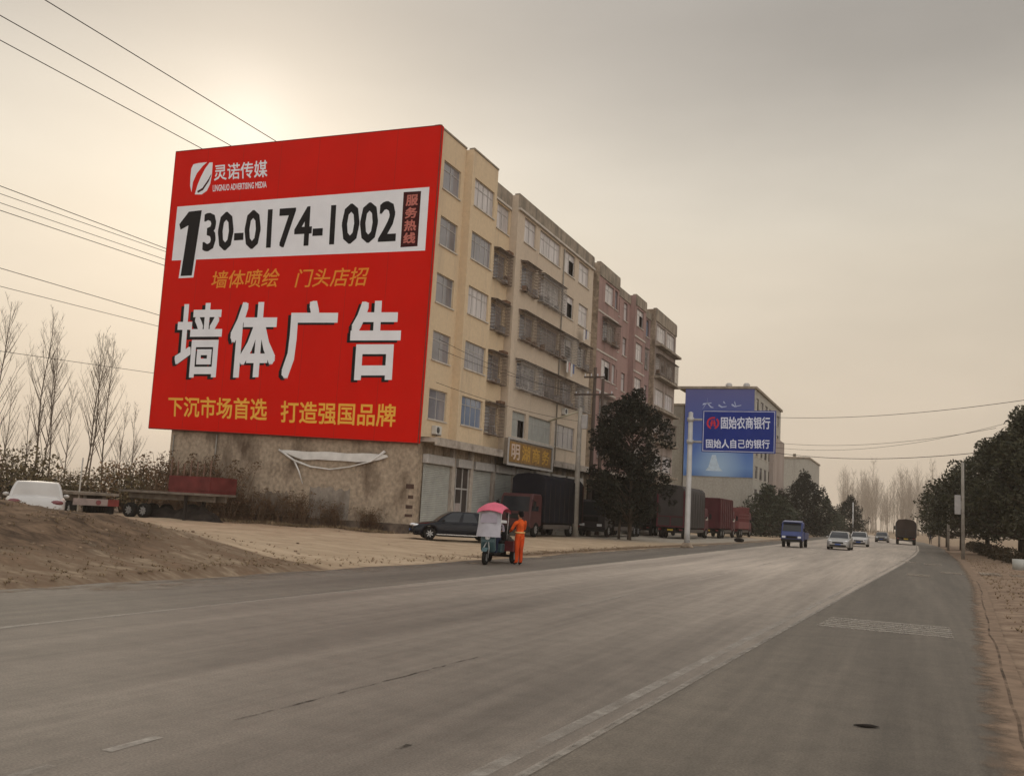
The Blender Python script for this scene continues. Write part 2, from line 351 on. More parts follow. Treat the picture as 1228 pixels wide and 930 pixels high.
def spill(fa, fb, y0, y1, m, prof):
    """soil washed over the asphalt edge in ragged tongues; prof = cover across the strip"""
    o = strip('verge_dirt', fa, fb, y0, y1, .006, m, .7, len(prof)-1)
    at = o.data.color_attributes.new('cover', 'FLOAT_COLOR', 'POINT'); k = len(prof); c = []
    ys_ = {}
    for v in o.data.vertices:
        t = (v.co.x-fa(v.co.y))/max(.01, fb(v.co.y)-fa(v.co.y)); w = lerp([q/(k-1) for q in range(k)], prof, t); c += [w, w, w, 1]
    at.data.foreach_set('color', c); return tag(o, kind='structure')
def soilspill(name, c, scale):
    m = mat(name, c, .95, .25, 3.); n = m.node_tree.nodes; l = m.node_tree.links; b = n['Principled BSDF']
    t = n.new('ShaderNodeTexCoord'); z = n.new('ShaderNodeTexNoise'); z.inputs['Scale'].default_value = scale; z.inputs['Detail'].default_value = 9; z.inputs['Roughness'].default_value = .72; l.new(t.outputs['Object'], z.inputs['Vector'])
    a = n.new('ShaderNodeVertexColor'); a.layer_name = 'cover'; q = n.new('ShaderNodeMath'); q.operation = 'ADD'; l.new(z.outputs[0], q.inputs[0]); l.new(a.outputs[0], q.inputs[1])
    r = n.new('ShaderNodeMapRange'); r.inputs[1].default_value = .95; r.inputs[2].default_value = 1.25; l.new(q.outputs[0], r.inputs[0]); l.new(r.outputs[0], b.inputs['Alpha']); return m
sp1 = soilspill('spilt_soil', (.27, .195, .13), 1.1); sp2 = soilspill('spilt_red_soil', (.24, .17, .12), 1.6); sp3 = soilspill('spilt_soil_thin', (.30, .23, .165), .5)
spill(lambda y: XD(y)-.25, lambda y: XD(y)+1.2, 2, 120, sp1, [.45, .52, .42, .25, 0]); spill(lambda y: XD(y)+.2, lambda y: XD(y)+2.2, 2, 120, sp3, [.35, .5, .4, .3, 0])
spill(lambda y: XS(y)-.6, lambda y: XS(y)+.2, 2, 110, sp2, [0, .35, .6, .85, 1])
tag(strip('road_crack', lambda y: XS(y)-.02+.05*fbm(2, y, .8), lambda y: XS(y)+.015+.05*fbm(2, y, .8), 9, 42, .009, paint('edge_gap', (.07, .052, .04), .40, .7, .8), 1.0), kind='structure')
# pale paving slabs on the verge
mb = MB()
for (x, y) in ((.2, 44), (1.6, 49), (3.3, 50.6), (4.6, 50.2), (1.0, 60), (-.3, 62)):
    mb.box(x-.45, x+.45, y-1.2, y+1.0, -.002, .012 if x < 2 else .05)
tag(mb.build('worn_paving', paint('pale_dust', (.34, .29, .235), .36, .75, 1.6)), kind='structure')
# raised walk along the shops
mb = MB(); mb.box(-27.99, -26.5, 57.5, 119, -.1, .42)
mb.box(-26.5, -26.1, 57.5, 119, -.1, .2)
tag(mb.build('shop_pavement', stained('old_concrete', (.42, .385, .34), (.2, .17, .14), .5, .7, .8, (1, 1, 1))), kind='structure')

# ------------------------------------------------------------------ buildings
yel = stained('yellow_render', (.62, .485, .325), (.43, .345, .255), .54, .84, .9, (1, 1, .16), fine=.06)
yel2 = stained('cream_render', (.54, .445, .345), (.38, .31, .24), .54, .84, .9, (1, 1, .16), fine=.06)
pink = stained('pink_render', (.345, .225, .20), (.21, .145, .13), .46, .76, .9, (1, 1, .16), fine=.06)
pinkd = stained('old_pink_render', (.32, .215, .20), (.17, .125, .115), .42, .70, .9, (1, 1, .16), fine=.06)
grey = stained('grey_render', (.36, .30, .265), (.20, .16, .14), .45, .72, .9, (1, 1, .16), fine=.06)
para = stained('weathered_parapet', (.33, .275, .215), (.15, .13, .105), .42, .68, 1.1, (1, 1, .4))
conc = stained('dirty_concrete', (.345, .275, .205), (.11, .078, .055), .48, .68, .8, (.8, 1, .42), fine=.3)
trim = mat('plaster_trim', (.52, .47, .41), .85, .15, 2)
dark = mat('dark_void', (.03, .026, .024), .9, .1)
glass = mat('window_glass', (.20, .195, .215), .06, .3, .35, spec=.8)
glassb = mat('blue_glass', (.17, .21, .29), .06, .3, .35, spec=.8)
curt = mat('curtained_glass', (.50, .46, .45), .25, .3, 1.1, stretch=(1, 4, .3), spec=.6)
alu = mat('aluminium_frame', (.45, .43, .41), .5, .12, 4, metal=.2)
alud = mat('dark_frame', (.10, .085, .075), .6, .2, 4)
bar = mat('rusty_steel_bar', (.20, .155, .125), .7, .35, 5)
barg = mat('grey_steel_bar', (.34, .31, .285), .6, .3, 5)
sheet = mat('cage_sheet', (.22, .18, .15), .7, .3, 3)
shut = mat('roller_shutter', (.34, .345, .32), .55, .12, 1.5)

def wall_y(mb, X, y0, y1, z0, z1, holes, dpt=.2, mi=0):
    """facade wall in the plane x = X facing +x, with real openings and reveals"""
    ys = sorted({y0, y1, *[h[k] for h in holes for k in (0, 1)]}); zs = sorted({z0, z1, *[h[k] for h in holes for k in (2, 3)]})
    ys = [y for y in ys if y0 <= y <= y1]; zs = [z for z in zs if z0 <= z <= z1]
    for a, b_ in zip(ys, ys[1:]):
        for c, d_ in zip(zs, zs[1:]):
            my, mz = (a+b_)/2, (c+d_)/2
            if any(h[0] < my < h[1] and h[2] < mz < h[3] for h in holes): continue
            mb.face([(X, a, c), (X, b_, c), (X, b_, d_), (X, a, d_)], mi)
    for h in holes:
        a, b_, c, d_ = h[:4]
        mb.face([(X, a, c), (X-dpt, a, c), (X-dpt, a, d_), (X, a, d_)], mi); mb.face([(X, b_, c), (X, b_, d_), (X-dpt, b_, d_), (X-dpt, b_, c)], mi)
        mb.face([(X, a, d_), (X-dpt, a, d_), (X-dpt, b_, d_), (X, b_, d_)], mi); mb.face([(X, a, c), (X, b_, c), (X-dpt, b_, c), (X-dpt, a, c)], mi)
def window(par, X, y0, y1, z0, z1, sashes=2, g=None, fr=None, transom=True):
    """framed window set 12 cm back in its opening: frame > pane; one sash slid open shows a dark room"""
    Xf = X-.12; mb = MB(); w = .05
    mb.box(Xf-.05, Xf, y0, y1, z0, z0+w); mb.box(Xf-.05, Xf, y0, y1, z1-w, z1)
    for k in range(sashes+1):
        y = y0+(y1-y0)*k/sashes; a = max(y0, min(y-w/2, y1-w)); mb.box(Xf-.051, Xf+.001, a, a+w, z0+w, z1-w)
    zt = z0+(z1-z0)*.70
    if transom: mb.box(Xf-.049, Xf-.002, y0+w, y1-w, zt, zt+w*.8)
    f = mb.build('window', fr or alu, par)
    op = random.choice([-1, -1, -1, sashes-1, -1])
    pb, vb = MB(), MB()
    for k in range(sashes):
        a = y0+(y1-y0)*k/sashes; b_ = y0+(y1-y0)*(k+1)/sashes
        if k == op:
            pb.face([(Xf-.028, a, zt), (Xf-.028, b_, zt), (Xf-.028, b_, z1), (Xf-.028, a, z1)])
            vb.face([(Xf-.25, a, z0), (Xf-.25, b_, z0), (Xf-.25, b_, zt), (Xf-.25, a, zt)])
        else:
            j = random.uniform(-.012, .012)
            pb.face([(Xf-.03, a, z0), (Xf-.03+j, b_, z0), (Xf-.03+j, b_, z1), (Xf-.03, a, z1)])
    pb.build('pane', g or random.choice([glass, glass, curt, curt, glassb]), f)
    if vb.f: vb.build('dark_opening', dark, f)
    mb = MB(); mb.box(X-.02, X+.09, y0-.08, y1+.08, z0-.09, z0-.003); mb.build('sill', trim, f)
    return f
def cage(par, X, y0, y1, z0, z1, depth=.5, m=None, hood=True):
    """burglar cage standing out from the wall"""
    mb = MB(); t = .014; Xo = X+depth
    nb = max(4, int((y1-y0)/.22)); nh = 9
    for k in range(nh+1):
        z = z0+(z1-z0)*k/nh; tt = t*1.9 if k in (0, nh) else t
        mb.box(Xo-tt, Xo+tt, y0, y1, z-tt, z+tt); mb.box(X, Xo-tt, y0-tt, y0+tt, z-tt, z+tt); mb.box(X, Xo-tt, y1-tt, y1+tt, z-tt, z+tt)
    for k in range(nb+1):
        y = y0+(y1-y0)*k/nb; mb.box(Xo-t*.8, Xo+t*.8, y-t, y+t, z0, z1); mb.box(X, Xo, y-t*.7, y+t*.7, z0-.01, z0+.012)
    c = mb.build('window_cage', m or random.choice([bar, barg, bar]), par)
    if hood:
        mb = MB(); mb.prism([(X+.001, z1+.16), (X+.001, z1+.12), (Xo+.12, z1+.02), (Xo+.12, z1+.05)], 'y', y0-.08, y1+.08); mb.build('hood', sheet, c)
    for k in range(random.randint(2, 4)):   # belongings kept in the cage
        mb = MB(); a = random.uniform(y0+.1, y1-.5); mb.box(X+.06, X+depth-.08, a, a+random.uniform(.2, .5), z0+.02, z0+random.uniform(.2, .7), b=.03)
        mb.build('stored_goods', random.choice([mat('goods_grey', (.25, .24, .24), .8, .3, 3), mat('goods_brown', (.2, .13, .09), .8, .3, 3), mat('goods_pale', (.42, .40, .4), .8, .3, 3)]), c)
    return c
def aircon(par, X, y, z):
    mb = MB(); mb.box(X+.003, X+.33, y, y+.8, z, z+.55, b=.02); a = mb.build('air_conditioner', mat('aircon_white', (.55, .53, .49), .5, .1), par)
    mb = MB(); mb.lathe([(.2, 0), (.2, .012), (.05, .02)], 'x', 14, (X+.331, y+.3, z+.28)); mb.build('fan_grille', mat('grille_dark', (.07, .07, .07), .6, .1), a)
    mb = MB(); mb.box(X, X+.36, y+.1, y+.14, z-.06, z-.004); mb.build('bracket', bar, a); mb = MB(); mb.box(X, X+.36, y+.66, y+.7, z-.06, z-.004); mb.build('bracket', bar, a)
ROW = [(7.15, 9.05), (10.9, 12.75), (14.6, 16.5), (18.35, 20.25), (22.05, 23.95)]    # storeys 2 to 6
def block(name, label, cat, mwall, secs, yA, yB, xW):
    """secs: (y0, y1, X, top, openings per storey). Openings: (y0, y1, kind)"""
    root = empty(name, (-28, yA, 0), 0, label, cat)
    def loc(o): o.location = (28, -yA, 0); return o
    class PX:  # parent proxy: children keep world coordinates
        pass
    mb = MB(); Z0 = 5.9
    prev = None
    for (y0, y1, X, top, ops, mi) in secs:
        holes = []
        for r, row in enumerate(ops):
            for (a, b_, k) in row: holes.append((a, b_, ROW[r][0], ROW[r][1]))
        wall_y(mb, X, y0, y1, Z0, top, holes, mi=mi)
        mb.face([(X, y0, top), (X, y1, top), (X-.3, y1, top), (X-.3, y0, top)], mi)
        mb.face([(X-.3, y0, top), (X-.3, y1, top), (X-.3, y1, 24.6), (X-.3, y0, 24.6)], mi)
        px = prev[0] if prev else None
        if prev:
            pX, ptop = prev
            if X > pX: mb.face([(pX, y0, Z0), (X, y0, Z0), (X, y0, top), (pX, y0, top)], mi)
            elif X < pX: mb.face([(X, y0, Z0), (pX, y0, Z0), (pX, y0, ptop), (X, y0, ptop)], mi)
            if abs(top-ptop) > .01: mb.face([(min(X, pX)-.3, y0, min(top, ptop)), (min(X, pX), y0, min(top, ptop)), (min(X, pX), y0, max(top, ptop)), (min(X, pX)-.3, y0, max(top, ptop))], mi)
        prev = (X, top)
    # end walls, back wall, roof slab
    lastX, lasttop = prev; f0 = secs[0]
    mb.face([(xW, yA, 0), (f0[2], yA, 0), (f0[2], yA, f0[3]), (xW, yA, f0[3])], len(mwall)-1)
    mb.face([(lastX, yB, 0), (xW, yB, 0), (xW, yB, lasttop), (lastX, yB, lasttop)], secs[-1][5])
    mb.face([(xW, yB, 0), (xW, yA, 0), (xW, yA, f0[3]), (xW, yB, f0[3])], 0)
    mb.face([(xW, yA, 24.6), (-28, yA, 24.6), (-28, yB, 24.6), (xW, yB, 24.6)], 0)
    mb.face([(-28, yA, 0), (-28, yB, 0), (-28, yB, Z0), (-28, yA, Z0)], len(mwall)-1)
    mb.face([(-28, yA, Z0), (-28, yB, Z0), (-27.3, yB, Z0), (-27.3, yA, Z0)], len(mwall)-1)
    loc(mb.build('wall', mwall, root, recalc=False))
    return root, loc
class Off:
    """collects the children made for a root in world coordinates and shifts them under it"""
    def __init__(s, root, yA): s.r = root; s.o = (28, -yA, 0)
    def __enter__(s): s.n = set(s.r.children); return s
    def __exit__(s, *a):
        for c in s.r.children:
            if c not in s.n: c.location = s.o
def fill(root, yA, secs, fr=None):
    with Off(root, yA):
        for (y0, y1, X, top, ops, mi) in secs:
            for r, row in enumerate(ops):
                for (a, b_, k) in row:
                    z0, z1 = ROW[r]
                    s = 2 if b_-a < 3 else 4
                    if 'n' in k: s = 1
                    window(root, X, a, b_, z0, z1, s, g=curt if 'c' in k else glassb if 'b' in k else shut if 's' in k else glass if 'g' in k else None, fr=alud if 'd' in k else fr)
                    if 'K' in k: cage(root, X+.002, a-.25, b_+.25, z0-.2, z1+.1, m=barg if 'w' in k else None)
                    if 'A' in k: aircon(root, X, a+.6, z0-.95)
            # coping proud of the parapet
            mb = MB(); mb.box(X-.34, X+.06, y0, y1-.004, top+.002, top+.12); mb.build('coping', para, root)
# --- yellow block
S1 = [[(53.0, 55.5, 'gA')]]+[[(53.0, 55.5, 'g')] for _ in range(4)]
S2 = [[(56.6, 59.9, 'b')]]+[[(56.6, 59.9, 'c' if r in (1, 3) else 'g')] for r in range(4)]
S3 = [[(61.6, 63.7, 'gK')] for _ in range(4)]+[[(61.7, 64.0, 'c')]]
S4 = [[(65.2, 67.9, 's'), (68.5, 73.6, 's'), (74.4, 79.4, 'g')],
      [(65.5, 69.4, 'gKw'), (70.2, 74.2, 'gK'), (75.2, 78.2, 'gKA'), (79.2, 81.8, 'gKw')],
      [(65.6, 68.4, 'gK'), (69.3, 74.0, 'gK'), (74.9, 77.8, 'cKw'), (79.2, 81.8, 'gK')],
      [(65.5, 68.0, 'gK'), (69.2, 74.0, 'cKw'), (74.9, 77.6, 'c'), (79.0, 81.6, 'c')],
      [(65.6, 68.0, 'c'), (68.9, 73.7, 'c'), (74.9, 77.5, 'c'), (78.6, 81.5, 'c')]]
S5 = [[(83.1, 84.2, 'nd')] for _ in range(5)]
secs = [(52, 56.1, -28, 25.8, S1, 0), (56.1, 60.3, -27.45, 25.75, S2, 0), (60.3, 64.2, -28, 25.2, S3, 0), (64.2, 82.7, -27.4, 25.25, S4, 1), (82.7, 84.6, -28, 25.0, S5, 1)]
A, locA = block('apartment_block', 'long yellow apartment block whose end wall carries the red billboard', 'building', [yel, yel2, conc], secs, 52, 84.6, -47.3)
fill(A, 52, secs)
with Off(A, 52):
    mb = MB(); mb.box(-27.99, -26.95, 52.15, 84.5, 5.62, 5.88); mb.box(-26.95, -26.82, 52.15, 84.5, 5.42, 5.92); mb.build('canopy', stained('canopy_concrete', (.40, .35, .30), (.17, .14, .12), .48, .7, .9, (1, 1, 1)), A)
    # cornice under the weathered parapet band
    mb = MB(); mb.box(-27.998, -27.86, 60.3, 64.15, 24.05, 24.2); mb.box(-27.398, -27.2, 64.2, 82.65, 24.1, 24.26); mb.build('cornice', trim, A)
    mb = MB(); mb.box(-27.399, -27.30, 64.2, 82.65, 24.28, 25.22); mb.box(-27.999, -27.92, 60.32, 64.15, 24.22, 25.18); mb.build('parapet_band', para, A)
    # stair platforms between the bays
    for r in range(4):
        mb = MB(); mb.box(-27.999, -27.6, 63.4, 64.19, ROW[r][1]+.3, ROW[r][1]+.5); mb.build('ledge', stained('rusty_ledge', (.22, .13, .08), (.11, .07, .05), .4, .6, 2, (1, 1, 1)), A)
    mb = MB(); mb.tube([(-27.3, 74.45, 6), (-27.3, 74.45, 23.9)], .055, 6); mb.build('drainpipe', mat('pipe_grey', (.25, .23, .2), .7), A); mb = MB(); mb.tube([(-27.9, 60.5, 6), (-27.9, 60.5, 24)], .055, 6); mb.build('drainpipe', mat('pipe_grey', (.25, .23, .2), .7), A)
    # shop fronts
    fronts = [(52.7, 56.4, 's'), (57.2, 59.2, 'd'), (59.9, 63.0, 's'), (63.6, 66.8, 's'), (67.4, 70.6, 'd'), (71.2, 74.4, 's'), (75, 78.2, 's'), (78.9, 83, 's')]
    for (a, b_, k) in fronts:
        mb = MB()
        if k == 's':
            nsl = 34; rows = []
            for i in range(nsl*2+1):
                rows.append([(-27.93+(.025 if i % 2 else 0), a, .42+3.9*i/(nsl*2)), (-27.93+(.025 if i % 2 else 0), b_, .42+3.9*i/(nsl*2))])
            mb.grid(rows, 0, False); mb.build('roller_shutter', shut, A)
        else:
            mb.box(-27.99, -27.9, a, b_, .42, 4.32); d_ = mb.build('shop_door', mat('shop_dark', (.06, .05, .045), .5, .3, 1), A)
            mb = MB()
            for y in (a, (a+b_)/2, b_-.07): mb.box(-27.899, -27.84, y, y+.07, .42, 4.3)
            mb.box(-27.898, -27.85, a, b_, 2.9, 3.0); mb.build('door_frame', alu, d_)
            mb = MB(); mb.box(-27.897, -27.86, a+.1, (a+b_)/2-.05, .5, 2.0); mb.build('door_panel', mat('door_panel_grey', (.34, .29, .27), .6, .2), d_)
        mb = MB(); mb.box(-27.995, -27.75, b_+.05, b_+.5, 0, 5.6); mb.build('pillar', stained('pillar_plaster', (.40, .35, .30), (.16, .13, .11), .45, .7, 1.2, (1, 1, .4)), A)
        mb = MB(); mb.box(-27.99, -27.6, a-.05, b_+.04, 4.34, 4.9, b=.03); mb.build('shutter_box', alu, A)
    # low brick footing along the gable
    mb = MB(); mb.box(-47.2, -28.2, 51.82, 51.99, -.1, .55); mb.build('footing', stained('footing', (.15, .115, .09), (.06, .045, .037), .4, .6, .9, (1, 1, 1)), A)
    # a square of newer, bluish render and soot above the footing
    for (a, b_, c, d_, nm, m_) in ((-35.6, -32.6, .57, 2.5, 'render_patch', stained('blue_grey_render', (.26, .225, .19), (.13, .105, .085), .42, .62, .7, (1, 1, .5))), (-39.6, -37.2, .57, 2.0, 'render_patch', stained('dark_render', (.20, .16, .125), (.10, .08, .065), .42, .62, .7, (1, 1, .5)))):
        rows = []; K = 14
        e0 = [(a+(b_-a)*i/K, c) for i in range(K+1)]; e1 = [(a+(b_-a)*i/K, d_+.35*fbm(a+i*.7, 3, .9)) for i in range(K+1)]
        mb = MB(); mb.grid([[(x, 51.992, z) for x, z in e0], [(x, 51.992, z) for x, z in e1]], 0, False); mb.build(nm, m_, A)
    mb = MB()
    for z in (1.0, 1.5, 2.1, 2.7): mb.box(-28.55+random.uniform(-.1, .1), -28.1, 51.975, 51.995, z, z+random.uniform(.16, .3))
    mb.build('exposed_brick', mat('brick_dark', (.08, .05, .04), .9, .3), A)
    mb = MB()
    mb.tube([(-47.0, 51.93, .5), (-47.0, 51.93, 5.6)], .04, 6); mb.build('drainpipe', mat('pipe_grey', (.25, .23, .2), .7), A); mb = MB(); mb.tube([(-43.3, 51.9, 2.9), (-43.3, 51.9, 5.7)], .05, 6); mb.build('drainpipe', mat('pipe_grey', (.25, .23, .2), .7), A)
# --- pink block
P1 = [[(86.2, 89.2, 'gK'), (89.8, 90.9, 'nd')], [(86.2, 89.2, 'gK'), (89.8, 90.9, 'nd')], [(86.3, 89.2, 'c'), (89.8, 90.9, 'nc')], [(86.3, 90.4, 'gK')], [(86.6, 89.4, 'c'), (89.9, 90.9, 'nd')]]
P2 = [[(92.2, 93.6, 'ndK'), (95.2, 96.6, 'nd')] if r in (0, 1) else [(92.2, 93.6, 'nd'), (95.2, 96.6, 'nd')] for r in range(5)]
P3 = [[(98.2, 100.9, 'cK' if r < 2 else 'c')] for r in range(5)]
P4 = [[(102.6, 103.8, 'ndK' if r in (1, 3) else 'nd'), (104.4, 105.6, 'nd')] for r in range(5)]
secs = [(84.6, 91.3, -27.4, 25.4, P1, 0), (91.3, 97.5, -28, 25.0, P2, 0), (97.5, 101.9, -27.4, 25.2, P3, 0), (101.9, 106.3, -28, 24.9, P4, 1)]
B, _ = block('apartment_block', 'faded pink apartment block with stepped bays between the yellow and the grey block', 'building', [pink, pinkd, conc], secs, 84.6, 106.3, -45)
fill(B, 84.6, secs)
with Off(B, 84.6):
    for (y0, y1, X, top, *_q) in secs:
        mb = MB(); mb.box(X+.002, X+.09, y0+.02, y1-.02, 24.18, top-.03); mb.build('parapet_band', para, B)
    mb = MB()
    for r in range(5):
        for (y0, y1, X) in ((84.65, 91.25, -27.4), (97.55, 101.85, -27.4)): mb.box(X+.002, X+.07, y0, y1, ROW[r][1]+.5, ROW[r][1]+.66)
    mb.build('string_course', trim, B)
    mb = MB(); mb.box(-27.99, -26.85, 84.7, 106.2, 5.62, 5.88); mb.build('canopy', stained('canopy_concrete', None, None), B)
    for k in range(5):
        a = 85.2+4.2*k; mb = MB(); rows = []
        for i in range(61): rows.append([(-27.93+(.025 if i % 2 else 0), a, .42+3.9*i/60), (-27.93+(.025 if i % 2 else 0), a+3.5, .42+3.9*i/60)])
        mb.grid(rows, 0, False); mb.build('roller_shutter', shut, B)
# --- grey block
G1 = [[(107.0, 111.2, 'cK'), (111.8, 116.0, 'gK')] if r in (3, 1) else [(107.0, 111.2, 'c'), (111.8, 116.0, 'c')] for r in range(5)]
secs = [(106.3, 116.6, -27.4, 25.6, G1, 0)]
C_, _ = block('apartment_block', 'grey apartment block with wide caged windows at the far end of the row', 'building', [grey, conc], secs, 106.3, 116.6, -45)
fill(C_, 106.3, secs)
with Off(C_, 106.3):
    mb = MB(); mb.box(-27.398, -27.28, 106.35, 116.55, 24.2, 25.57); mb.build('parapet_band', para, C_)
    mb = MB()
    for r in range(5): mb.box(-27.398, -26.6, 106.4, 116.5, ROW[r][0]-.75, ROW[r][0]-.5)
    mb.build('balcony_slab', para, C_)
    mb = MB(); mb.box(-27.99, -26.85, 106.5, 116.5, 5.62, 5.88); mb.build('canopy', stained('canopy_concrete', None, None), C_)

# --- red billboard on the gable
red = mat('billboard_red', (.60, .007, .002), .7, .05, .35, .12, bscale=.9, spec=.03)
wht = mat('print_white', (.78, .785, .82), .6, .04, 1); blk = mat('print_black', (.012, .012, .014), .6, .1); orn = mat('print_orange', (.75, .27, .03), .6, .06); gold = mat('print_gold', (.80, .42, .06), .6, .06)
mar = mat('print_dark_red', (.045, .006, .008), .6, .06)
bb = empty('billboard', (-38, 51.65, 0), 0, 'huge red billboard with white and gold lettering covering the end wall of the yellow block', 'billboard')
def bbp(dy): return lambda a, b_: (a+38, -dy, b_)
q = [(-49.06, 6.01), (-27.85, 5.47), (-27.64, 25.69), (-49.13, 26.01)]
mb = MB(); mb.prism([(x+38, z) for x, z in q], 'y', 0, .3); mb.build('panel', red, bb)
mb = MB()
for (a, c) in zip(q, q[1:]+q[:1]):
    mb.tube([(a[0]+38, .02, a[1]), (c[0]+38, .02, c[1])], .045, 4)
mb.build('frame', mat('billboard_edge', (.16, .03, .02), .6), bb)
mb = MB(); mb.face([(x+38, -.006, z) for x, z in [(-48.49, 17.92), (-28.24, 17.54), (-28.24, 21.66), (-48.48, 21.86)]]); mb.build('number_panel', wht, bb, recalc=False)
lettering('lettering', '30-0174-1002', [(-45.85, 18.42), (-30.41, 18.24), (-30.45, 20.95), (-46.0, 21.2)], bbp(.012), blk, bb, bold=.022)
one = [(-46.23, 21.44), (-47.38, 21.41), (-48.13, 20.54), (-47.97, 20.13), (-47.30, 20.40), (-47.55, 16.75), (-46.56, 16.75)]
cx, cz = -47.0, 19.2
mb = MB(); mb.face([(cx+(x-cx)*1.0+(.16 if x > cx else -.16)+38, -.012, cz+(z-cz)*1.0+(.15 if z > cz else -.15)) for x, z in one][::-1]); mb.build('numeral_outline', wht, bb, recalc=False)
mb = MB(); mb.face([(x+38, -.018, z) for x, z in one][::-1]); mb.build('numeral', blk, bb, recalc=False)
mb = MB(); mb.face([(x+38, -.012, z) for x, z in [(-30.02, 17.84), (-28.80, 17.85), (-28.81, 21.44), (-30.07, 21.47)]]); mb.build('hotline_box', mar, bb, recalc=False)
lettering('lettering', '服务热线', [(-29.85, 18.0), (-28.98, 18.0), (-28.98, 21.3), (-29.85, 21.3)], bbp(.02), mat('print_brick_red', (.50, .16, .13), .6), bb, bold=.03, vertical=True)
lettering('lettering', '灵诺传媒', [(-45.41, 23.52), (-40.85, 23.4), (-40.98, 24.63), (-45.54, 24.68)], bbp(.006), wht, bb, bold=.012)
lettering('lettering', 'LINGNUO ADVERTISING MEDIA', [(-45.43, 22.73), (-40.83, 22.65), (-40.88, 23.1), (-45.48, 23.21)], bbp(.006), wht, bb, bold=.02)
lettering('lettering', '墙体喷绘', [(-44.72, 15.76), (-39.06, 15.63), (-39.15, 16.92), (-44.93, 16.97)], bbp(.006), orn, bb, bold=.008, shear=.25)
lettering('lettering', '门头店招', [(-37.84, 15.55), (-32.12, 15.44), (-32.22, 16.68), (-37.93, 16.78)], bbp(.006), orn, bb, bold=.008, shear=.25)
for ch, qd in (('墙', [(-47.32, 9.54), (-43.42, 9.54), (-43.5, 14.7), (-47.44, 14.8)]), ('体', [(-42.69, 9.53), (-38.89, 9.53), (-38.95, 14.6), (-42.75, 14.73)]), ('广', [(-38.29, 9.44), (-34.21, 9.43), (-34.29, 14.53), (-38.36, 14.67)]), ('告', [(-33.20, 9.35), (-29.50, 9.35), (-29.58, 14.37), (-33.25, 14.49)])):
    lettering('lettering_shadow', ch, [(x-.24, z-.14) for x, z in qd], bbp(.006), blk, bb, bold=.026)
    lettering('lettering', ch, qd, bbp(.014), wht, bb, bold=.016 if ch == '墙' else .026)
lettering('lettering', '下沉市场首选', [(-47.46, 6.86), (-39.15, 6.68), (-39.25, 8.14), (-47.56, 8.26)], bbp(.006), gold, bb, bold=.016)
lettering('lettering', '打造强国品牌', [(-38.05, 6.56), (-29.51, 6.42), (-29.5, 7.84), (-38.14, 8.0)], bbp(.006), gold, bb, bold=.016)
# the firm's round emblem: two pale swooshes cut by a red and a grey curve
def swoosh(pts, m, dy, name):
    mb = MB(); mb.face([(-47.6+x*1.95+38, -dy, 22.6+z*2.35) for x, z in pts]); mb.build(name, m, bb, recalc=False)
swoosh([(.02, .55), (.05, .30), (.14, .10), (.16, .42), (.30, .68), (.55, .90), (.72, 1.0), (.30, 1.0), (.10, .98), (.02, .85)], wht, .006, 'emblem')
swoosh([(.30, .02), (.62, .0), (.84, .10), (.96, .30), (1.0, .60), (.98, .97), (.84, .98), (.66, .80), (.50, .55), (.38, .30)], wht, .006, 'emblem')
swoosh([(.40, .12), (.62, .20), (.86, .46), (.97, .62), (.97, .56), (.88, .38), (.66, .13), (.44, .06)], mar, .009, 'emblem_curve')

mb = MB()
for k in range(1, 7):
    t_ = k/7+.004*math.sin(k*5); xa = -49.06+(49.06-27.85)*t_; xb = -49.13+(49.13-27.64)*t_
    mb.face([(xa+38-.012, -.003, 6.0-.5*t_), (xa+38+.012, -.003, 6.0-.5*t_), (xb+38+.012, -.003, 26-.3*t_), (xb+38-.012, -.003, 26-.3*t_)])
mb.build('seam', mat('billboard_seam', (.34, .012, .006), .6), bb, recalc=False)
# torn white banner on the gable
ban = empty('torn_banner', (-34, 51.9, 0), 0, 'torn white banner sagging under the red billboard on the dirty end wall', 'banner')
bw = mat('banner_cloth', (.62, .60, .57), .8, .12, 2)
mb = MB(); rows = []
for i in range(15):
    t = i/14; x0 = -38.1+8.0*t; top = 4.78-.05*t+.03*math.sin(t*17); bot = top-(.1+.42*math.sin(min(1, t*4)*1.57)*math.sin(min(1, (1-t)*6)*1.57))+.03*math.sin(t*23)
    rows.append([(x0+34, -.02-.03*math.sin(t*9), top), (x0+34+.1, -.08, (top+bot)/2), (x0+34+.15, -.06, bot)])
mb.grid(rows); mb.build('cloth', bw, ban, recalc=False)
mb = MB(); mb.tube([(x+34, -.07, z) for x, z in [(-38.11, 4.81), (-36.86, 4.15), (-35.58, 3.79), (-34.09, 3.67), (-32.65, 3.88), (-31.13, 4.27), (-30.22, 4.91)]], [.06, .07, .06, .045, .04, .05, .09], 6)
mb.tube([(x+34, -.06, z) for x, z in [(-36.86, 4.13), (-36.44, 3.47), (-36.09, 2.68)]], [.06, .05, .03], 5); mb.build('hanging_edge', bw, ban)

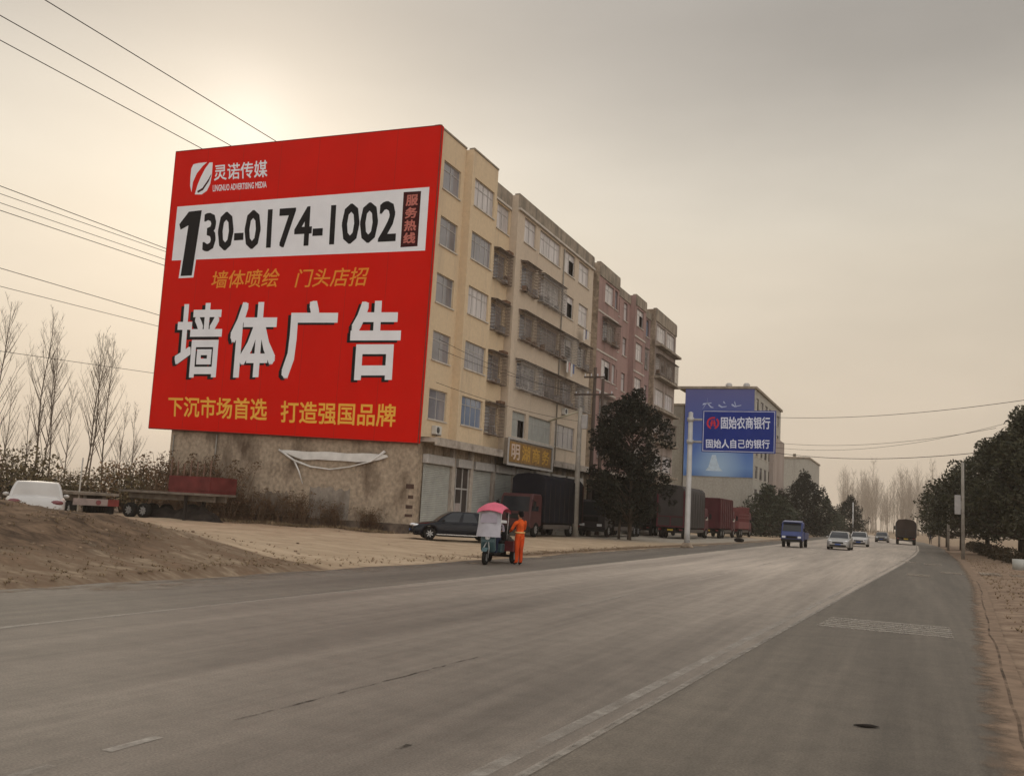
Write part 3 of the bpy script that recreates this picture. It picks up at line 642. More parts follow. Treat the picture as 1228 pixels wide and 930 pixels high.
# washing hung out below the windows
def laundry(label, X, y0, z, items):
    e = empty('laundry', (X, y0, z), 0, label, 'laundry', 'washing hung on the facades')
    mb = MB(); mb.tube([(.55, -.1, 0), (.55, 2.3, 0)], .015, 5); mb.tube([(0, 0, .0), (.55, 0, 0)], .012, 4); mb.tube([(0, 2.2, 0), (.55, 2.2, 0)], .012, 4); mb.build('rail', bar, e)
    for k, (c, w, h) in enumerate(items):
        mb = MB(); a = .08+k*.52; mb.grid([[(.55+.02*math.sin(i*2.1+k), a+w*i/5, -h*j/4-.012*(i % 2)*j) for i in range(6)] for j in range(5)]); mb.build('garment', mat('garment_'+c, dict(white=(.6, .57, .55), pink=(.5, .28, .27), blue=(.12, .15, .26), dark=(.06, .05, .06), ochre=(.34, .22, .1))[c], .85, .15, 4), e, recalc=False)
laundry('white and pink washing below a third floor window of the yellow block', -27.38, 74.9, 14.35, [('white', .45, .9), ('pink', .4, .7), ('white', .45, 1.1), ('blue', .4, .8)])
laundry('pale washing and a blue shirt high on the yellow block beside the drainpipe', -27.38, 78.9, 17.9, [('white', .45, 1.0), ('blue', .42, .8), ('white', .4, .7)])
laundry('dark trousers and ochre cloth hung on the pink block', -27.38, 86.6, 10.4, [('dark', .4, 1.1), ('ochre', .45, .8), ('white', .4, .6), ('dark', .4, 1.0)])

# yellow shop sign
ss = empty('shop_sign', (-26.5, 62.3, 4.95), 0, 'weathered yellow shop sign with four characters above the canopy', 'sign')
def P3(y, z, d): return (d, y-63, z-5)
mb = MB(); mb.box(-.3, 0, .25, 9.4, .02, 1.86); mb.build('sign_box', mat('sign_box_grey', (.20, .165, .13), .8, .2, 2), ss)
mb = MB(); mb.box(.002, .03, .55, 9.0, .22, 1.66); mb.build('sign_face', mat('sign_mustard', (.27, .155, .055), .7, .3, .9, stretch=(1, 3, 1)), ss)
mb = MB(); mb.box(.001, .07, .2, 9.45, -.06, .1); mb.box(.001, .07, .2, 9.45, 1.8, 1.93); mb.box(.001, .069, .2, .36, .1, 1.8); mb.box(.001, .069, 9.29, 9.45, .1, 1.8); mb.build('sign_frame', alu, ss)
for k, (ch, m_) in enumerate((('明', mat('sign_white', (.58, .45, .37), .7, .15)), ('湖', mat('weathered_gold', (.52, .30, .06), .7, .2)), ('商', mat('weathered_gold', (.52, .30, .06), .7, .2)), ('务', mat('weathered_gold', (.52, .30, .06), .7, .2)))):
    y0 = .85+2.05*k; lettering('lettering', ch, [(y0, .38), (y0+1.6, .38), (y0+1.6, 1.52), (y0, 1.52)], lambda a, b_: (.036, a, b_), m_, ss, bold=.02, nrm=(1, 0, 0))

# --- mural building
bk = empty('office_building', (-26, 140, 0), 0, 'pale building whose end wall is covered by a blue mural', 'building')
pale = stained('pale_plaster', (.37, .35, .31), (.26, .24, .205), .5, .75, .5, (1, 1, .3))
mb = MB(); holes = []
for r in range(5):
    for k in range(6): holes.append((1.5+4.6*k, 4.2+4.6*k, 4.8+3.3*r, 6.6+3.3*r))
wall_y(mb, 4.9, 0, 29.5, 0, 20.9, holes)
mb.face([(-5.2, 0, 0), (4.9, 0, 0), (4.9, 0, 20.9), (-5.2, 0, 20.9)]); mb.face([(4.9, 29.5, 0), (-5.2, 29.5, 0), (-5.2, 29.5, 20.9), (4.9, 29.5, 20.9)])
mb.face([(-5.2, 29.5, 0), (-5.2, 0, 0), (-5.2, 0, 20.9), (-5.2, 29.5, 20.9)]); mb.face([(-5.2, 0, 20.9), (4.9, 0, 20.9), (4.9, 29.5, 20.9), (-5.2, 29.5, 20.9)])
mb.build('wall', pale, bk, recalc=False)
for h in holes: window(bk, 4.9, *h, 3, g=glass, fr=alud)
mb = MB(); mb.box(-6.3, 5.2, -.25, 29.8, 20.902, 21.25); mb.build('roof', para, bk)
mb = MB(); mb.box(4.903, 5.6, 16, 29.4, 1, 15.5); mb.build('stair_bay', stained('grey_render', None, None), bk)
for x in (.6, 3.2):
    mb = MB(); mb.lathe([(.5, 0), (.5, .7), (.3, .9)], 'z', 12, (x, 3, 21.26)); mb.build('water_tank', alu, bk)
mur = bpy.data.materials.new('mural_print'); mur.use_nodes = True; n = mur.node_tree.nodes; l = mur.node_tree.links
t = n.new('ShaderNodeTexCoord'); sp2 = n.new('ShaderNodeSeparateXYZ'); l.new(t.outputs['Object'], sp2.inputs[0])
mr = n.new('ShaderNodeMapRange'); mr.inputs[1].default_value = 8.2; mr.inputs[2].default_value = 20.4; l.new(sp2.outputs[2], mr.inputs[0])
r = n.new('ShaderNodeValToRGB'); st = [(0, (.055, .15, .40)), (.10, (.11, .24, .53)), (.3, (.06, .15, .46)), (.65, (.045, .085, .33)), (1, (.075, .085, .27))]
while len(r.color_ramp.elements) < 5: r.color_ramp.elements.new(.5)
for e, (p, c) in zip(r.color_ramp.elements, st): e.position = p; e.color = (*c, 1)
l.new(mr.outputs[0], r.inputs[0])
gr = n.new('ShaderNodeTexGradient'); gr.gradient_type = 'SPHERICAL'; mp = n.new('ShaderNodeMapping'); mp.inputs['Location'].default_value = (0, 0, -1.95); mp.inputs['Scale'].default_value = (.25, 1, .2); l.new(t.outputs['Object'], mp.inputs[0]); l.new(mp.outputs[0], gr.inputs[0])
x = n.new('ShaderNodeMix'); x.data_type = 'RGBA'; l.new(gr.outputs[1], x.inputs[0]); l.new(r.outputs[0], x.inputs[6]); x.inputs[7].default_value = (.36, .52, .70, 1)
l.new(x.outputs[2], n['Principled BSDF'].inputs['Base Color']); n['Principled BSDF'].inputs['Roughness'].default_value = .6
mb = MB(); mb.box(-5.15, 4.85, -.12, -.01, 8.1, 20.85); mb.build('mural', mur, bk)
mb = MB()
def stroke(pts, w0, w1):
    rows = []
    for i, (x, z) in enumerate(pts):
        w = w0+(w1-w0)*i/(len(pts)-1); rows.append([(x, -.128, z-w), (x+w*.5, -.128, z+w)])
    mb.grid(rows, 0, False)
for p_ in ([(-2.6, 18.6), (-1.9, 18.75), (-1.3, 18.8)], [(-1.9, 19.5), (-2.0, 18.8), (-2.6, 17.9)], [(-1.9, 18.8), (-1.4, 18.2), (-1, 18.1)], [(-.3, 18.5), (.2, 18.2), (.9, 18.3)], [(.4, 19), (.7, 18.7)], [(1.6, 18.6), (2.1, 18.3), (3.0, 18.5)], [(2, 19), (2.3, 18.2)]): stroke(p_, .13, .05)
mb.build('mural_brushwork', mat('mural_pale', (.42, .48, .68), .6), bk, recalc=False)
mb = MB(); mb.face([(x, -.13, z) for x, z in [(-1.9, 8.9), (.6, 8.9), (.1, 9.4), (-.25, 10.4), (-.45, 11.2), (-1.0, 11.2), (-1.25, 10.3), (-1.5, 9.4)]]); mb.build('mural_white_shape', mat('mural_white', (.50, .62, .74), .6), bk, recalc=False)
an = empty('plain_building', (-35, 142, 0), 0, 'plain grey building beside the mural wall, half hidden by the grey block', 'building')
mb = MB(); mb.box(-5, 3.2, 0, 18, 0, 18.6); mb.build('wall', stained('greenish_plaster', (.34, .32, .27), (.24, .21, .18), .45, .7, .5, (1, 1, .3)), an)
mb = MB(); mb.box(-5.2, 3.4, -.2, 18.2, 18.602, 18.9); mb.build('roof', para, an)
b3 = empty('plain_building', (-25, 215, 0), 0, 'far plain beige building rising behind the roadside trees', 'building')
mb = MB(); mb.box(-6, 4.3, 0, 25, 0, 16); mb.build('wall', pale, b3); mb = MB(); mb.box(-6.2, 4.5, -.2, 25.2, 16.002, 16.35); mb.build('roof', para, b3)
mb = MB(); mb.box(.5, 1.1, 4, 4.6, 16.36, 17.3); mb.build('chimney', para, b3)
hs = empty('house', (15, 90, 0), 0, 'grey pitched roof house mostly hidden behind the right hand trees', 'house')
mb = MB(); mb.box(-5, 6, 0, 12, 0, 8.5); mb.build('wall', grey, hs)
mb = MB(); mb.prism([(-5.6, 8.3), (.5, 12.8), (6.6, 8.3), (6.6, 8.55), (.5, 13.1), (-5.6, 8.55)], 'y', -.5, 12.5); mb.build('roof', mat('slate_roof', (.10, .085, .08), .8, .2), hs)
mb = MB(); mb.face([(-5, .01, 8.5), (6, .01, 8.5), (.5, .01, 12.6)]); mb.build('gable', grey, hs)

# ------------------------------------------------------------------ vegetation
def leafmat(name, c1, c2, tr=.25):
    m = bpy.data.materials.new(name); m.use_nodes = True; n = m.node_tree.nodes; l = m.node_tree.links; b = n['Principled BSDF']; b.inputs['Roughness'].default_value = .6; b.inputs['Specular IOR Level'].default_value = .10
    t = n.new('ShaderNodeTexCoord'); z = n.new('ShaderNodeTexNoise'); z.inputs['Scale'].default_value = 1.7; z.inputs['Detail'].default_value = 6; l.new(t.outputs['Object'], z.inputs['Vector'])
    r = n.new('ShaderNodeValToRGB'); r.color_ramp.elements[0].position = .35; r.color_ramp.elements[1].position = .68; r.color_ramp.elements[0].color = (*c1, 1); r.color_ramp.elements[1].color = (*c2, 1); l.new(z.outputs[0], r.inputs[0]); l.new(r.outputs[0], b.inputs['Base Color'])
    b.inputs['Transmission Weight'].default_value = 0
    return m
bark = mat('bark', (.085, .065, .05), .95, .3, 3, .4, stretch=(1, 1, .3)); barkp = mat('hazed_bark', (.36, .31, .26), .95, .25, 3, .3, stretch=(1, 1, .3))  # barkp is paled: distance haze painted into the far poplars' bark colour
lf_d = leafmat('evergreen_leaf', (.012, .013, .010), (.034, .034, .024)); lf_r = leafmat('camphor_leaf', (.020, .022, .013), (.085, .080, .045)); lf_b = leafmat('bush_leaf', (.085, .07, .036), (.18, .135, .07)); lf_br = leafmat('brown_leaf', (.13, .08, .042), (.26, .165, .09)); lf_far = leafmat('far_leaf', (.035, .042, .028), (.065, .066, .042))
def leafcloud(mb, clumps, size, rnd, per):
    for (c, r) in clumps:
        k = int(per*(r**2))
        for _ in range(k):
            v = Vector((rnd.gauss(0, 1), rnd.gauss(0, 1), rnd.gauss(0, 1))); v.normalize()
            p = Vector(c)+v*(r*rnd.uniform(.35, 1.05)**.6); p.z -= .0
            a = Vector((rnd.gauss(0, 1), rnd.gauss(0, 1), rnd.gauss(0, .7))).normalized(); b_ = a.cross(Vector((rnd.gauss(0, 1), rnd.gauss(0, 1), rnd.gauss(0, 1)))).normalized()
            s = size*rnd.uniform(.5, 1.2)
            mb.face([p-a*s, p-b_*s*.45, p+a*s, p+b_*s*.45])
def tree_mesh(seed, h, prof, ncl, lsize, per, trunk_h, tr=.16, lean=0, clr=(.5, 1.0)):
    """evergreen: tapered trunk with limbs and clumps of leaves in the volume given by prof(t) = crown radius at height share t"""
    rnd = random.Random(seed); tb = MB(); lb = MB()
    pts = [(rnd.uniform(-.1, .1)*k*.4+lean*k/6, rnd.uniform(-.1, .1)*k*.4, h*.92*k/6) for k in range(7)]
    tb.tube(pts, [tr*(1-.13*k) for k in range(7)], 8)
    cl = []
    for _ in range(ncl):
        t = rnd.random(); z = trunk_h+(h-trunk_h)*t; R_ = prof(t); a = rnd.uniform(0, 2*math.pi); far_ = rnd.random() < .30; q = R_*(rnd.uniform(.98, 1.28) if far_ else math.sqrt(rnd.uniform(.1, 1.0)))
        c = (q*math.cos(a)+lean*z/h, q*math.sin(a), z); r = rnd.uniform(*clr)*(.65+.35*R_/2.5)*(.5 if far_ else 1)
        cl.append((c, r))
        if rnd.random() < .6: tb.tube([(lean*z/h*.8, 0, max(trunk_h*.7, z-q*.7)), (c[0]*.6, c[1]*.6, z-q*.15), c], [.05, .035, .012], 5)
    leafcloud(lb, cl, lsize, rnd, per); return tb, lb
def plant(name, label, cat, loc, tb, lb, mt, ml, rz=0, group=None, s=1):
    e = empty(name, loc, rz, label, cat, group); e.scale = (s, s, s)
    tb.build('trunk', mt, e); lb.build('crown', ml, e, recalc=False); return e
# tall cone-shaped evergreen by the lorries
def coneprof(t): return lerp([0, .1, .3, .5, .62, .78, .9, 1], [1.5, 2.4, 2.7, 2.4, 2.8, 2.2, 1.4, .3], t)
tb, lb = tree_mesh(11, 11.3, coneprof, 200, .15, 350, 1.6, .17, clr=(.4, .88))
tb.tube([(-.9, .3, 0), (-.8, .3, 2.8)], [.11, .09], 7)
plant('evergreen_tree', 'tall dark evergreen tree standing in front of the parked lorries', 'tree', (-19.7, 70.8, 0), tb, lb, bark, lf_d)
# broad-leaved row on the right
def roundprof(t): return 3.4*math.sin(min(1, .25+t*.9)*math.pi)**.7+.4
RT = [tree_mesh(21+i, (9.4, 8.2, 10.2)[i], roundprof, 150, .17, 125, 1.9, .19, clr=(.5, 1.15)) for i in range(3)]
RTl = ['nearest tree of the right hand row, cut by the frame edge', 'tall dark tree in the right hand row behind the thin grey pole', 'leafy tree at the left edge of the right hand row, overhanging the shoulder', 'small far tree at the end of the right hand row', 'second farthest tree of the right hand row, low and dark', 'dense tree in front of the grey pitched roof house', 'big rear tree above the hedge on the right']
RP = [(10.6, 72, 0, 1.28), (7.9, 84, 2, 1.12), (6.2, 98, 1, 1.2), (4.0, 137, 0, .85), (4.9, 118, 1, 1.1), (12.0, 86, 1, 1.5), (8.6, 95, 2, 1.2)]
for i, (x, y, k, s) in enumerate(RP):
    if i < 3:
        pass
    tb, lb = RT[k]
    if not hasattr(tb, 'src'):
        e = plant('broadleaf_tree', RTl[i], 'tree', (x, y, 0), tb, lb, bark, lf_r, i*1.3, 'trees along the right shoulder', s); tb.src = e
    else:
        e = copy_tree(tb.src); e.location = (x, y, 0); e.rotation_euler.z = i*1.3; e.scale = (s, s, s); e['label'] = RTl[i]
# hedge along the right verge
mb = MB(); rnd = random.Random(5); leafcloud(mb, [((rnd.uniform(-.3, .3)+.0*y, y*.5, .3+rnd.uniform(0, .35)), .5) for y in range(0, 104)], .13, rnd, 230)
hd = empty('hedge', (6.0, 72, 0), 0, 'low brown hedge at the foot of the right hand trees', 'hedge'); mb.build('foliage', leafmat('hedge_leaf', (.035, .03, .018), (.085, .06, .035)), hd, recalc=False)
mb = MB()
for y in range(0, 52, 2): mb.tube([(0, y, 0), (0, y+.1, .6)], .03, 4)
mb.build('stem', bark, hd)
# roadside trees past the mural building
tb, lb = tree_mesh(41, 10.5, lambda t: 3.4*math.sin(min(1, .2+t*.9)*math.pi)**.6+.5, 120, .26, 75, .9, .2, clr=(.7, 1.35)); m1 = plant('roadside_tree', 'dark rounded tree right of the mural building above the blue truck', 'tree', (-17.2, 172, 0), tb, lb, bark, lf_d, 0, 'trees past the mural building')
tb, lb = tree_mesh(42, 6.6, lambda t: 3.2*math.sin(min(1, .3+t*.85)*math.pi)**.6+.4, 90, .26, 75, .4, .15, clr=(.7, 1.2)); m2 = plant('roadside_tree', 'low bushy tree at the foot of the mural building', 'tree', (-18.6, 136, 0), tb, lb, bark, lf_far, 0, 'trees past the mural building')
for (src_, x, y, rz, s, lb_) in ((m1, -21.5, 163, 2, .78, 'shorter dark tree against the side of the mural building'), (m2, -14.8, 186, 1, 1.0, 'low dark bush at the right foot of the dark rounded tree'), (m2, -20, 150, 3, 1.05, 'bushy tree between the mural building and the dark rounded tree'), (m1, -12.6, 222, 4, .8, 'small far tree standing alone behind the white oncoming cars')):
    e = copy_tree(src_); e.location = (x, y, 0); e.rotation_euler.z = rz; e.scale = (s, s, s); e['label'] = lb_
# bare winter trees
def bare_mesh(seed, h, r=.13, nb=34, spread=.42, twig=3):
    rnd = random.Random(seed); tb = MB(); cb = MB()
    lean = rnd.uniform(-.05, .09)
    P = [Vector((lean*z+.12*math.sin(z*.5+seed), .1*math.sin(z*.7+seed*2), z)) for z in [h*k/9 for k in range(10)]]
    tb.tube(P, [r*(1-.095*k) for k in range(10)], 6)
    for i in range(nb):
        t = rnd.uniform(.22, .97); k = int(t*9); p = P[k].lerp(P[min(9, k+1)], t*9-k); a = rnd.uniform(0, 2*math.pi); ln = h*(.30*(1-t)+.07)*rnd.uniform(.6, 1.2)
        d_ = Vector((math.cos(a)*spread, math.sin(a)*spread, .8)).normalized()
        q = [p, p+d_*ln*.5+Vector((0, 0, .06*ln)), p+d_*ln+Vector((0, 0, .22*ln))]
        cb.tube(q, [.035*(1.2-t), .022*(1.2-t)+.003, .005], 4, cap=False)
        for j in range(twig):
            s_ = rnd.uniform(.3, .95); b0 = q[0].lerp(q[2], s_); a2 = rnd.uniform(0, 2*math.pi); d2 = Vector((math.cos(a2)*.5, math.sin(a2)*.5, .8)).normalized()
            e_ = b0+d2*ln*rnd.uniform(.2, .45); cb.tube([b0, e_], [.010, .004], 3, cap=False)
            for _ in range(2):
                a3 = rnd.uniform(0, 2*math.pi); b1 = b0.lerp(e_, rnd.uniform(.3, .8)); cb.tube([b1, b1+Vector((math.cos(a3)*.4, math.sin(a3)*.4, .8)).normalized()*ln*.16], [.006, .003], 3, cap=False)
    return tb, cb
barkm = mat('mid_bark', (.17, .14, .115), .95, .25, 3, .3, stretch=(1, 1, .3))
BT = []
for i in range(4):
    tb, cb = bare_mesh(60+i, (17, 15, 16, 12)[i], (.10, .08, .095, .07)[i], (40, 34, 38, 26)[i], twig=4); BT.append([tb, cb, None])
def far_pt(px, dist):
    a = math.atan((px-614)/1150)-yaw; return dist*math.sin(a), dist*math.cos(a)
BL_ = [(-3, 74, 0, 0.83, 'bare tree cut by the left edge of the picture'), (14, 95, 3, 0.87, 'thin bare tree just inside the left picture edge'), (38, 88, 3, 0.70, 'short bare tree left of the white car roof'), (50, 85, 0, 0.91, 'tallest bare tree, right above the white car'), (62, 88, 1, 0.83, 'slim bare tree second right of the tallest one'), (70, 84, 2, 0.83, 'leaning bare tree at the right of the cluster above the white car'), (108, 88, 2, 0.87, 'bare tree left of a pair above the trailers'), (118, 84, 0, 0.83, 'bare tree right of a pair above the trailers, taller and forked'), (132, 90, 1, 0.96, 'bare tree leaning right above the pale trailer tail'), (152, 92, 3, 0.74, 'short bare sapling near the billboard edge'), (165, 98, 3, 0.78, 'slanting bare sapling partly behind the billboard'), (88, 102, 1, 0.78, 'faint bare tree between the two clusters above the trailers')]
for (px, ds, k, s, lab) in BL_:
    x, y = far_pt(px, ds)
    if BT[k][2] is None: BT[k][2] = e = plant('bare_tree', lab, 'tree', (x, y, 0), BT[k][0], BT[k][1], barkm, barkm, px*.7, 'bare trees behind the yard', s)
    else:
        e = copy_tree(BT[k][2]); e.location = (x, y, 0); e.rotation_euler.z = px*.7; e.scale = (s, s, s); e['label'] = lab
rnd = random.Random(9)
tb, cb = bare_mesh(80, 20, .13, 46, .36, 4); far = []
tb2, cb2 = bare_mesh(81, 18, .12, 46, .38, 4)
for i in range(130):
    px = rnd.uniform(1015, 1150); ds = rnd.uniform(400, 600); x, y = far_pt(px, ds)
    if XL(y)-2 < x < XS(y)+2 : x = XS(y)+3+rnd.random()*6 if rnd.random() < .5 else XL(y)-3-rnd.random()*6
    k = i % 2; lab = 'bare poplar in the hazy row where the road vanishes'
    if i < 2: e = plant('bare_poplar', lab, 'tree', (x, y, 0), (tb, tb2)[k], (cb, cb2)[k], barkp, barkp, i, 'hazy poplars at the end of the road', 1.3); far.append(e)
    else:
        e = copy_tree(far[k]); e.location = (x, y, 0); e.rotation_euler.z = i*2.1; s = rnd.uniform(.85, 1.6); e.scale = (s*1.15, s*1.15, s)
# shrubs at the back of the yard
SB = []
for i in range(3):
    rnd = random.Random(90+i); lb = MB(); cl = [((rnd.uniform(-1.6, 1.6), rnd.uniform(-1, 1), rnd.uniform(.4, 2.2)), rnd.uniform(.5, .95)) for _ in range(13)]
    leafcloud(lb, cl, .11, rnd, 130); tb = MB()
    for _ in range(26): a = rnd.uniform(0, 6.3); q = rnd.uniform(.3, 1.6); tb.tube([(0, 0, 0), (math.cos(a)*q, math.sin(a)*q*.7, rnd.uniform(1.2, 2.9))], [.03, .006], 4)
    SB.append([tb, lb, None])
SBm = [lf_b, lf_br, lf_b]
SL = [(4, 66, 0, 1.33, 'olive shrub at the left picture edge behind the white car'), (26, 70, 2, 1.50, 'tall olive shrub directly behind the white car'), (48, 72, 0, 1.38, 'olive shrub right behind the white car roof, right side'), (66, 76, 1, 0.95, 'brown leaved shrub right of the white car'), (84, 74, 2, 0.99, 'low olive shrub above the left end of the flat trailer'), (100, 76, 1, 1.20, 'brown shrub above the middle of the flat trailer'), (118, 74, 0, 1.20, 'olive shrub above the trailer tail'), (138, 76, 1, 1.25, 'tall brown shrub above the gap between the trailers'), (158, 74, 1, 1.38, 'brown leaved shrub left of the wall, lower one'), (176, 72, 2, 1.46, 'olive and brown shrub touching the end wall below the billboard'), (188, 76, 1, 1.50, 'brown shrub half hidden by the wall corner')]
for (px, ds, k, s, lab) in SL:
    x, y = far_pt(px, ds)
    if SB[k][2] is None:
        e = empty('shrub', (x, y, 0), px, lab, 'shrub', 'shrubs behind the yard'); e.scale = (s, s, s); SB[k][0].build('stem', bark, e); SB[k][1].build('foliage', SBm[k], e, recalc=False); SB[k][2] = e
    else:
        e = copy_tree(SB[k][2]); e.location = (x, y, 0); e.rotation_euler.z = px; e.scale = (s, s, s*random.uniform(.85, 1.1)); e['label'] = lab
# dry brushwood growing up against the dirty end wall
rnd = random.Random(77); tb = MB(); lb = MB()
for _ in range(110):
    a = rnd.uniform(0, 6.3); x0_ = rnd.gauss(0, .55); h_ = rnd.uniform(.6, 2.3); p1 = Vector((x0_, rnd.gauss(0, .15), 0)); p2 = p1+Vector((math.cos(a)*.25*h_, math.sin(a)*.12, h_*.6)); p3 = p2+Vector((math.cos(a)*.3*h_, -abs(math.sin(a))*.1, h_*.4))
    tb.tube([p1, p2, p3], [.022, .015, .006], 3, cap=False)
    if rnd.random() < .8: tb.tube([p2, p2+Vector((rnd.gauss(0, .3), rnd.gauss(0, .1), rnd.uniform(.2, .6)))], [.007, .003], 3, cap=False)
    if rnd.random() < .75: leafcloud(lb, [(tuple(p3.lerp(p2, rnd.random())), .26)], .07, rnd, 330)
brs = None
for (bx, s, lab) in ((-46.4, 1.9, 'tallest dry brushwood, behind the red headboard by the wall edge'), (-44.6, 1.6, 'tangled dry brushwood right of the tallest one against the end wall'), (-42.7, 1.75, 'dry brushwood above the right end of the red headboard'), (-40.4, 1.0, 'low dry brushwood on the end wall left of the bluish patch'), (-38.2, .8, 'small dry brushwood beneath the left end of the torn banner'), (-35.9, .95, 'dry brushwood at the left side of the bluish wall patch'), (-33.4, .7, 'low dry brushwood at the foot of the bluish wall patch'), (-30.6, .6, 'smallest dry brushwood near the wall corner beside the shutters')):
    if brs is None:
        brs = e = empty('dry_bush', (bx, 51.35, .05), 0, lab, 'bush', 'dry brushwood along the end wall'); e.scale = (s, .9, s); tb.build('stem', mat('dry_stem', (.13, .085, .055), .95, .3), e, recalc=False); lb.build('foliage', leafmat('dry_leaf', (.06, .036, .02), (.17, .10, .055)), e, recalc=False)
    else:
        e = copy_tree(brs); e.location = (bx, 51.35, .05); e.scale = (s*(1 if bx < -36 else -1), .9, s); e['label'] = lab
x, y = far_pt(-4, 44); e = copy_tree(SB[0][2]); e.location = (x, y, 0); e.scale = (.75, .75, .8); e['label'] = 'small dark shrub cut by the left edge beside the white car'
for c in e.children:
    c.data = c.data.copy(); c.data.materials[0] = lf_d if c.name.startswith('foliage') else bark
# dry grass and litter, uncountable
mb = MB(); rnd = random.Random(3)
def tuft(x, y, s):
    z = height(x, y)
    for _ in range(9):
        a = rnd.uniform(0, 6.3); h = s*rnd.uniform(.5, 1.2); dx, dy = math.cos(a)*h*.7, math.sin(a)*h*.7; w = .006+.03*s
        mb.face([(x-w*math.sin(a), y+w*math.cos(a), z), (x+w*math.sin(a), y-w*math.cos(a), z), (x+dx, y+dy, z+h*.7)])
for _ in range(5200):
    x = rnd.gauss(-23, 5.5); y = rnd.gauss(17, 4)
    if x < XD(y)-.5 and fbm(x, y, .6) > -.1: tuft(x, y, rnd.uniform(.025, .09))
for _ in range(700):
    y = rnd.uniform(8, 60); x = XD(y)-.6-abs(rnd.gauss(0, .7)); tuft(x, y, rnd.uniform(.04, .12))
for _ in range(900):
    y = rnd.uniform(5, 80); x = XS(y)+.4+abs(rnd.gauss(0, 1.4)); tuft(x, y, rnd.uniform(.04, .13))
for _ in range(900): tuft(rnd.uniform(-47, -28.5), 51.2-abs(rnd.gauss(0, .6)), rnd.uniform(.1, .35))
tag(mb.build('dry_grass', leafmat('straw', (.17, .12, .07), (.30, .22, .13)), recalc=False), 'dry grass tufts on the dirt heap and along the verges', 'grass', kind='stuff')
mb = MB()
for _ in range(900):
    if rnd.random() < .5: x, y = rnd.uniform(-47, -28.5), 51.3-abs(rnd.gauss(0, .8))
    else: x, y = rnd.gauss(-23, 6), rnd.gauss(17, 5)
    if x > XD(y)-.5: continue
    s = rnd.uniform(.02, .075); mb.blob((x, y, height(x, y)+s*.15), (s, s*.8, s*.5), 6, jit=.35)
tag(mb.build('rubble', mat('rubble_grey', (.24, .175, .12), .95, .4, 4)), 'small stones and rubble scattered over the dirt yard', 'rubble', kind='stuff')

# ------------------------------------------------------------------ vehicles
tyre = mat('tyre_rubber', (.018, .017, .016), .85, .2, 6); rimm = mat('alloy_rim', (.42, .42, .42), .35, .1, metal=.6); under = mat('underbody', (.02, .018, .017), .9, .2)
cglass = mat('car_glass', (.022, .025, .03), .09, .2, 1., spec=.4); lampw = mat('headlamp', (.75, .76, .78), .12, .08, spec=.8); lampr = mat('tail_lamp', (.14, .02, .025), .2, .1, spec=.7)
black = mat('black_plastic', (.022, .021, .021), .6, .15); chrome = mat('chrome', (.6, .6, .6), .2, .05, metal=.9); plate_m = mat('plate_blue', (.05, .10, .30), .5, .05)
def wheel(par, x, y, z, r, w, spokes=6):
    """tyre > rim; w outward thickness along y"""
    mb = MB(); mb.lathe([(r*.62, -w/2), (r*.94, -w/2), (r, -w*.3), (r, w*.3), (r*.94, w/2), (r*.62, w/2)], 'y', 22, (0, 0, 0), cap=False); o = mb.build('wheel', tyre, par); o.location = (x, y, z)
    s = 1 if y > 0 else -1
    mb = MB(); mb.lathe([(r*.63, -w*.35), (r*.63, w*.42), (r*.57, w*.46), (r*.55, w*.2), (r*.12, w*.2), (r*.1, w*.36), (.01, w*.36)] if s > 0 else [(r*.63, w*.35), (r*.63, -w*.42), (r*.57, -w*.46), (r*.55, -w*.2), (r*.12, -w*.2), (r*.1, -w*.36), (.01, -w*.36)], 'y', 18, mi=1)
    for k in range(spokes):
        a = 2*math.pi*k/spokes; ca_, sa_ = math.cos(a), math.sin(a); t_ = .09*r
        p = [(ca_*r*.08-sa_*t_, sa_*r*.08+ca_*t_), (ca_*r*.08+sa_*t_, sa_*r*.08-ca_*t_), (ca_*r*.6+sa_*t_*.7, sa_*r*.6-ca_*t_*.7), (ca_*r*.6-sa_*t_*.7, sa_*r*.6+ca_*t_*.7)]
        mb.prism(p, 'y', s*w*.25, s*w*.44, 0)
    mb.build('rim', [rimm, black], o); return o
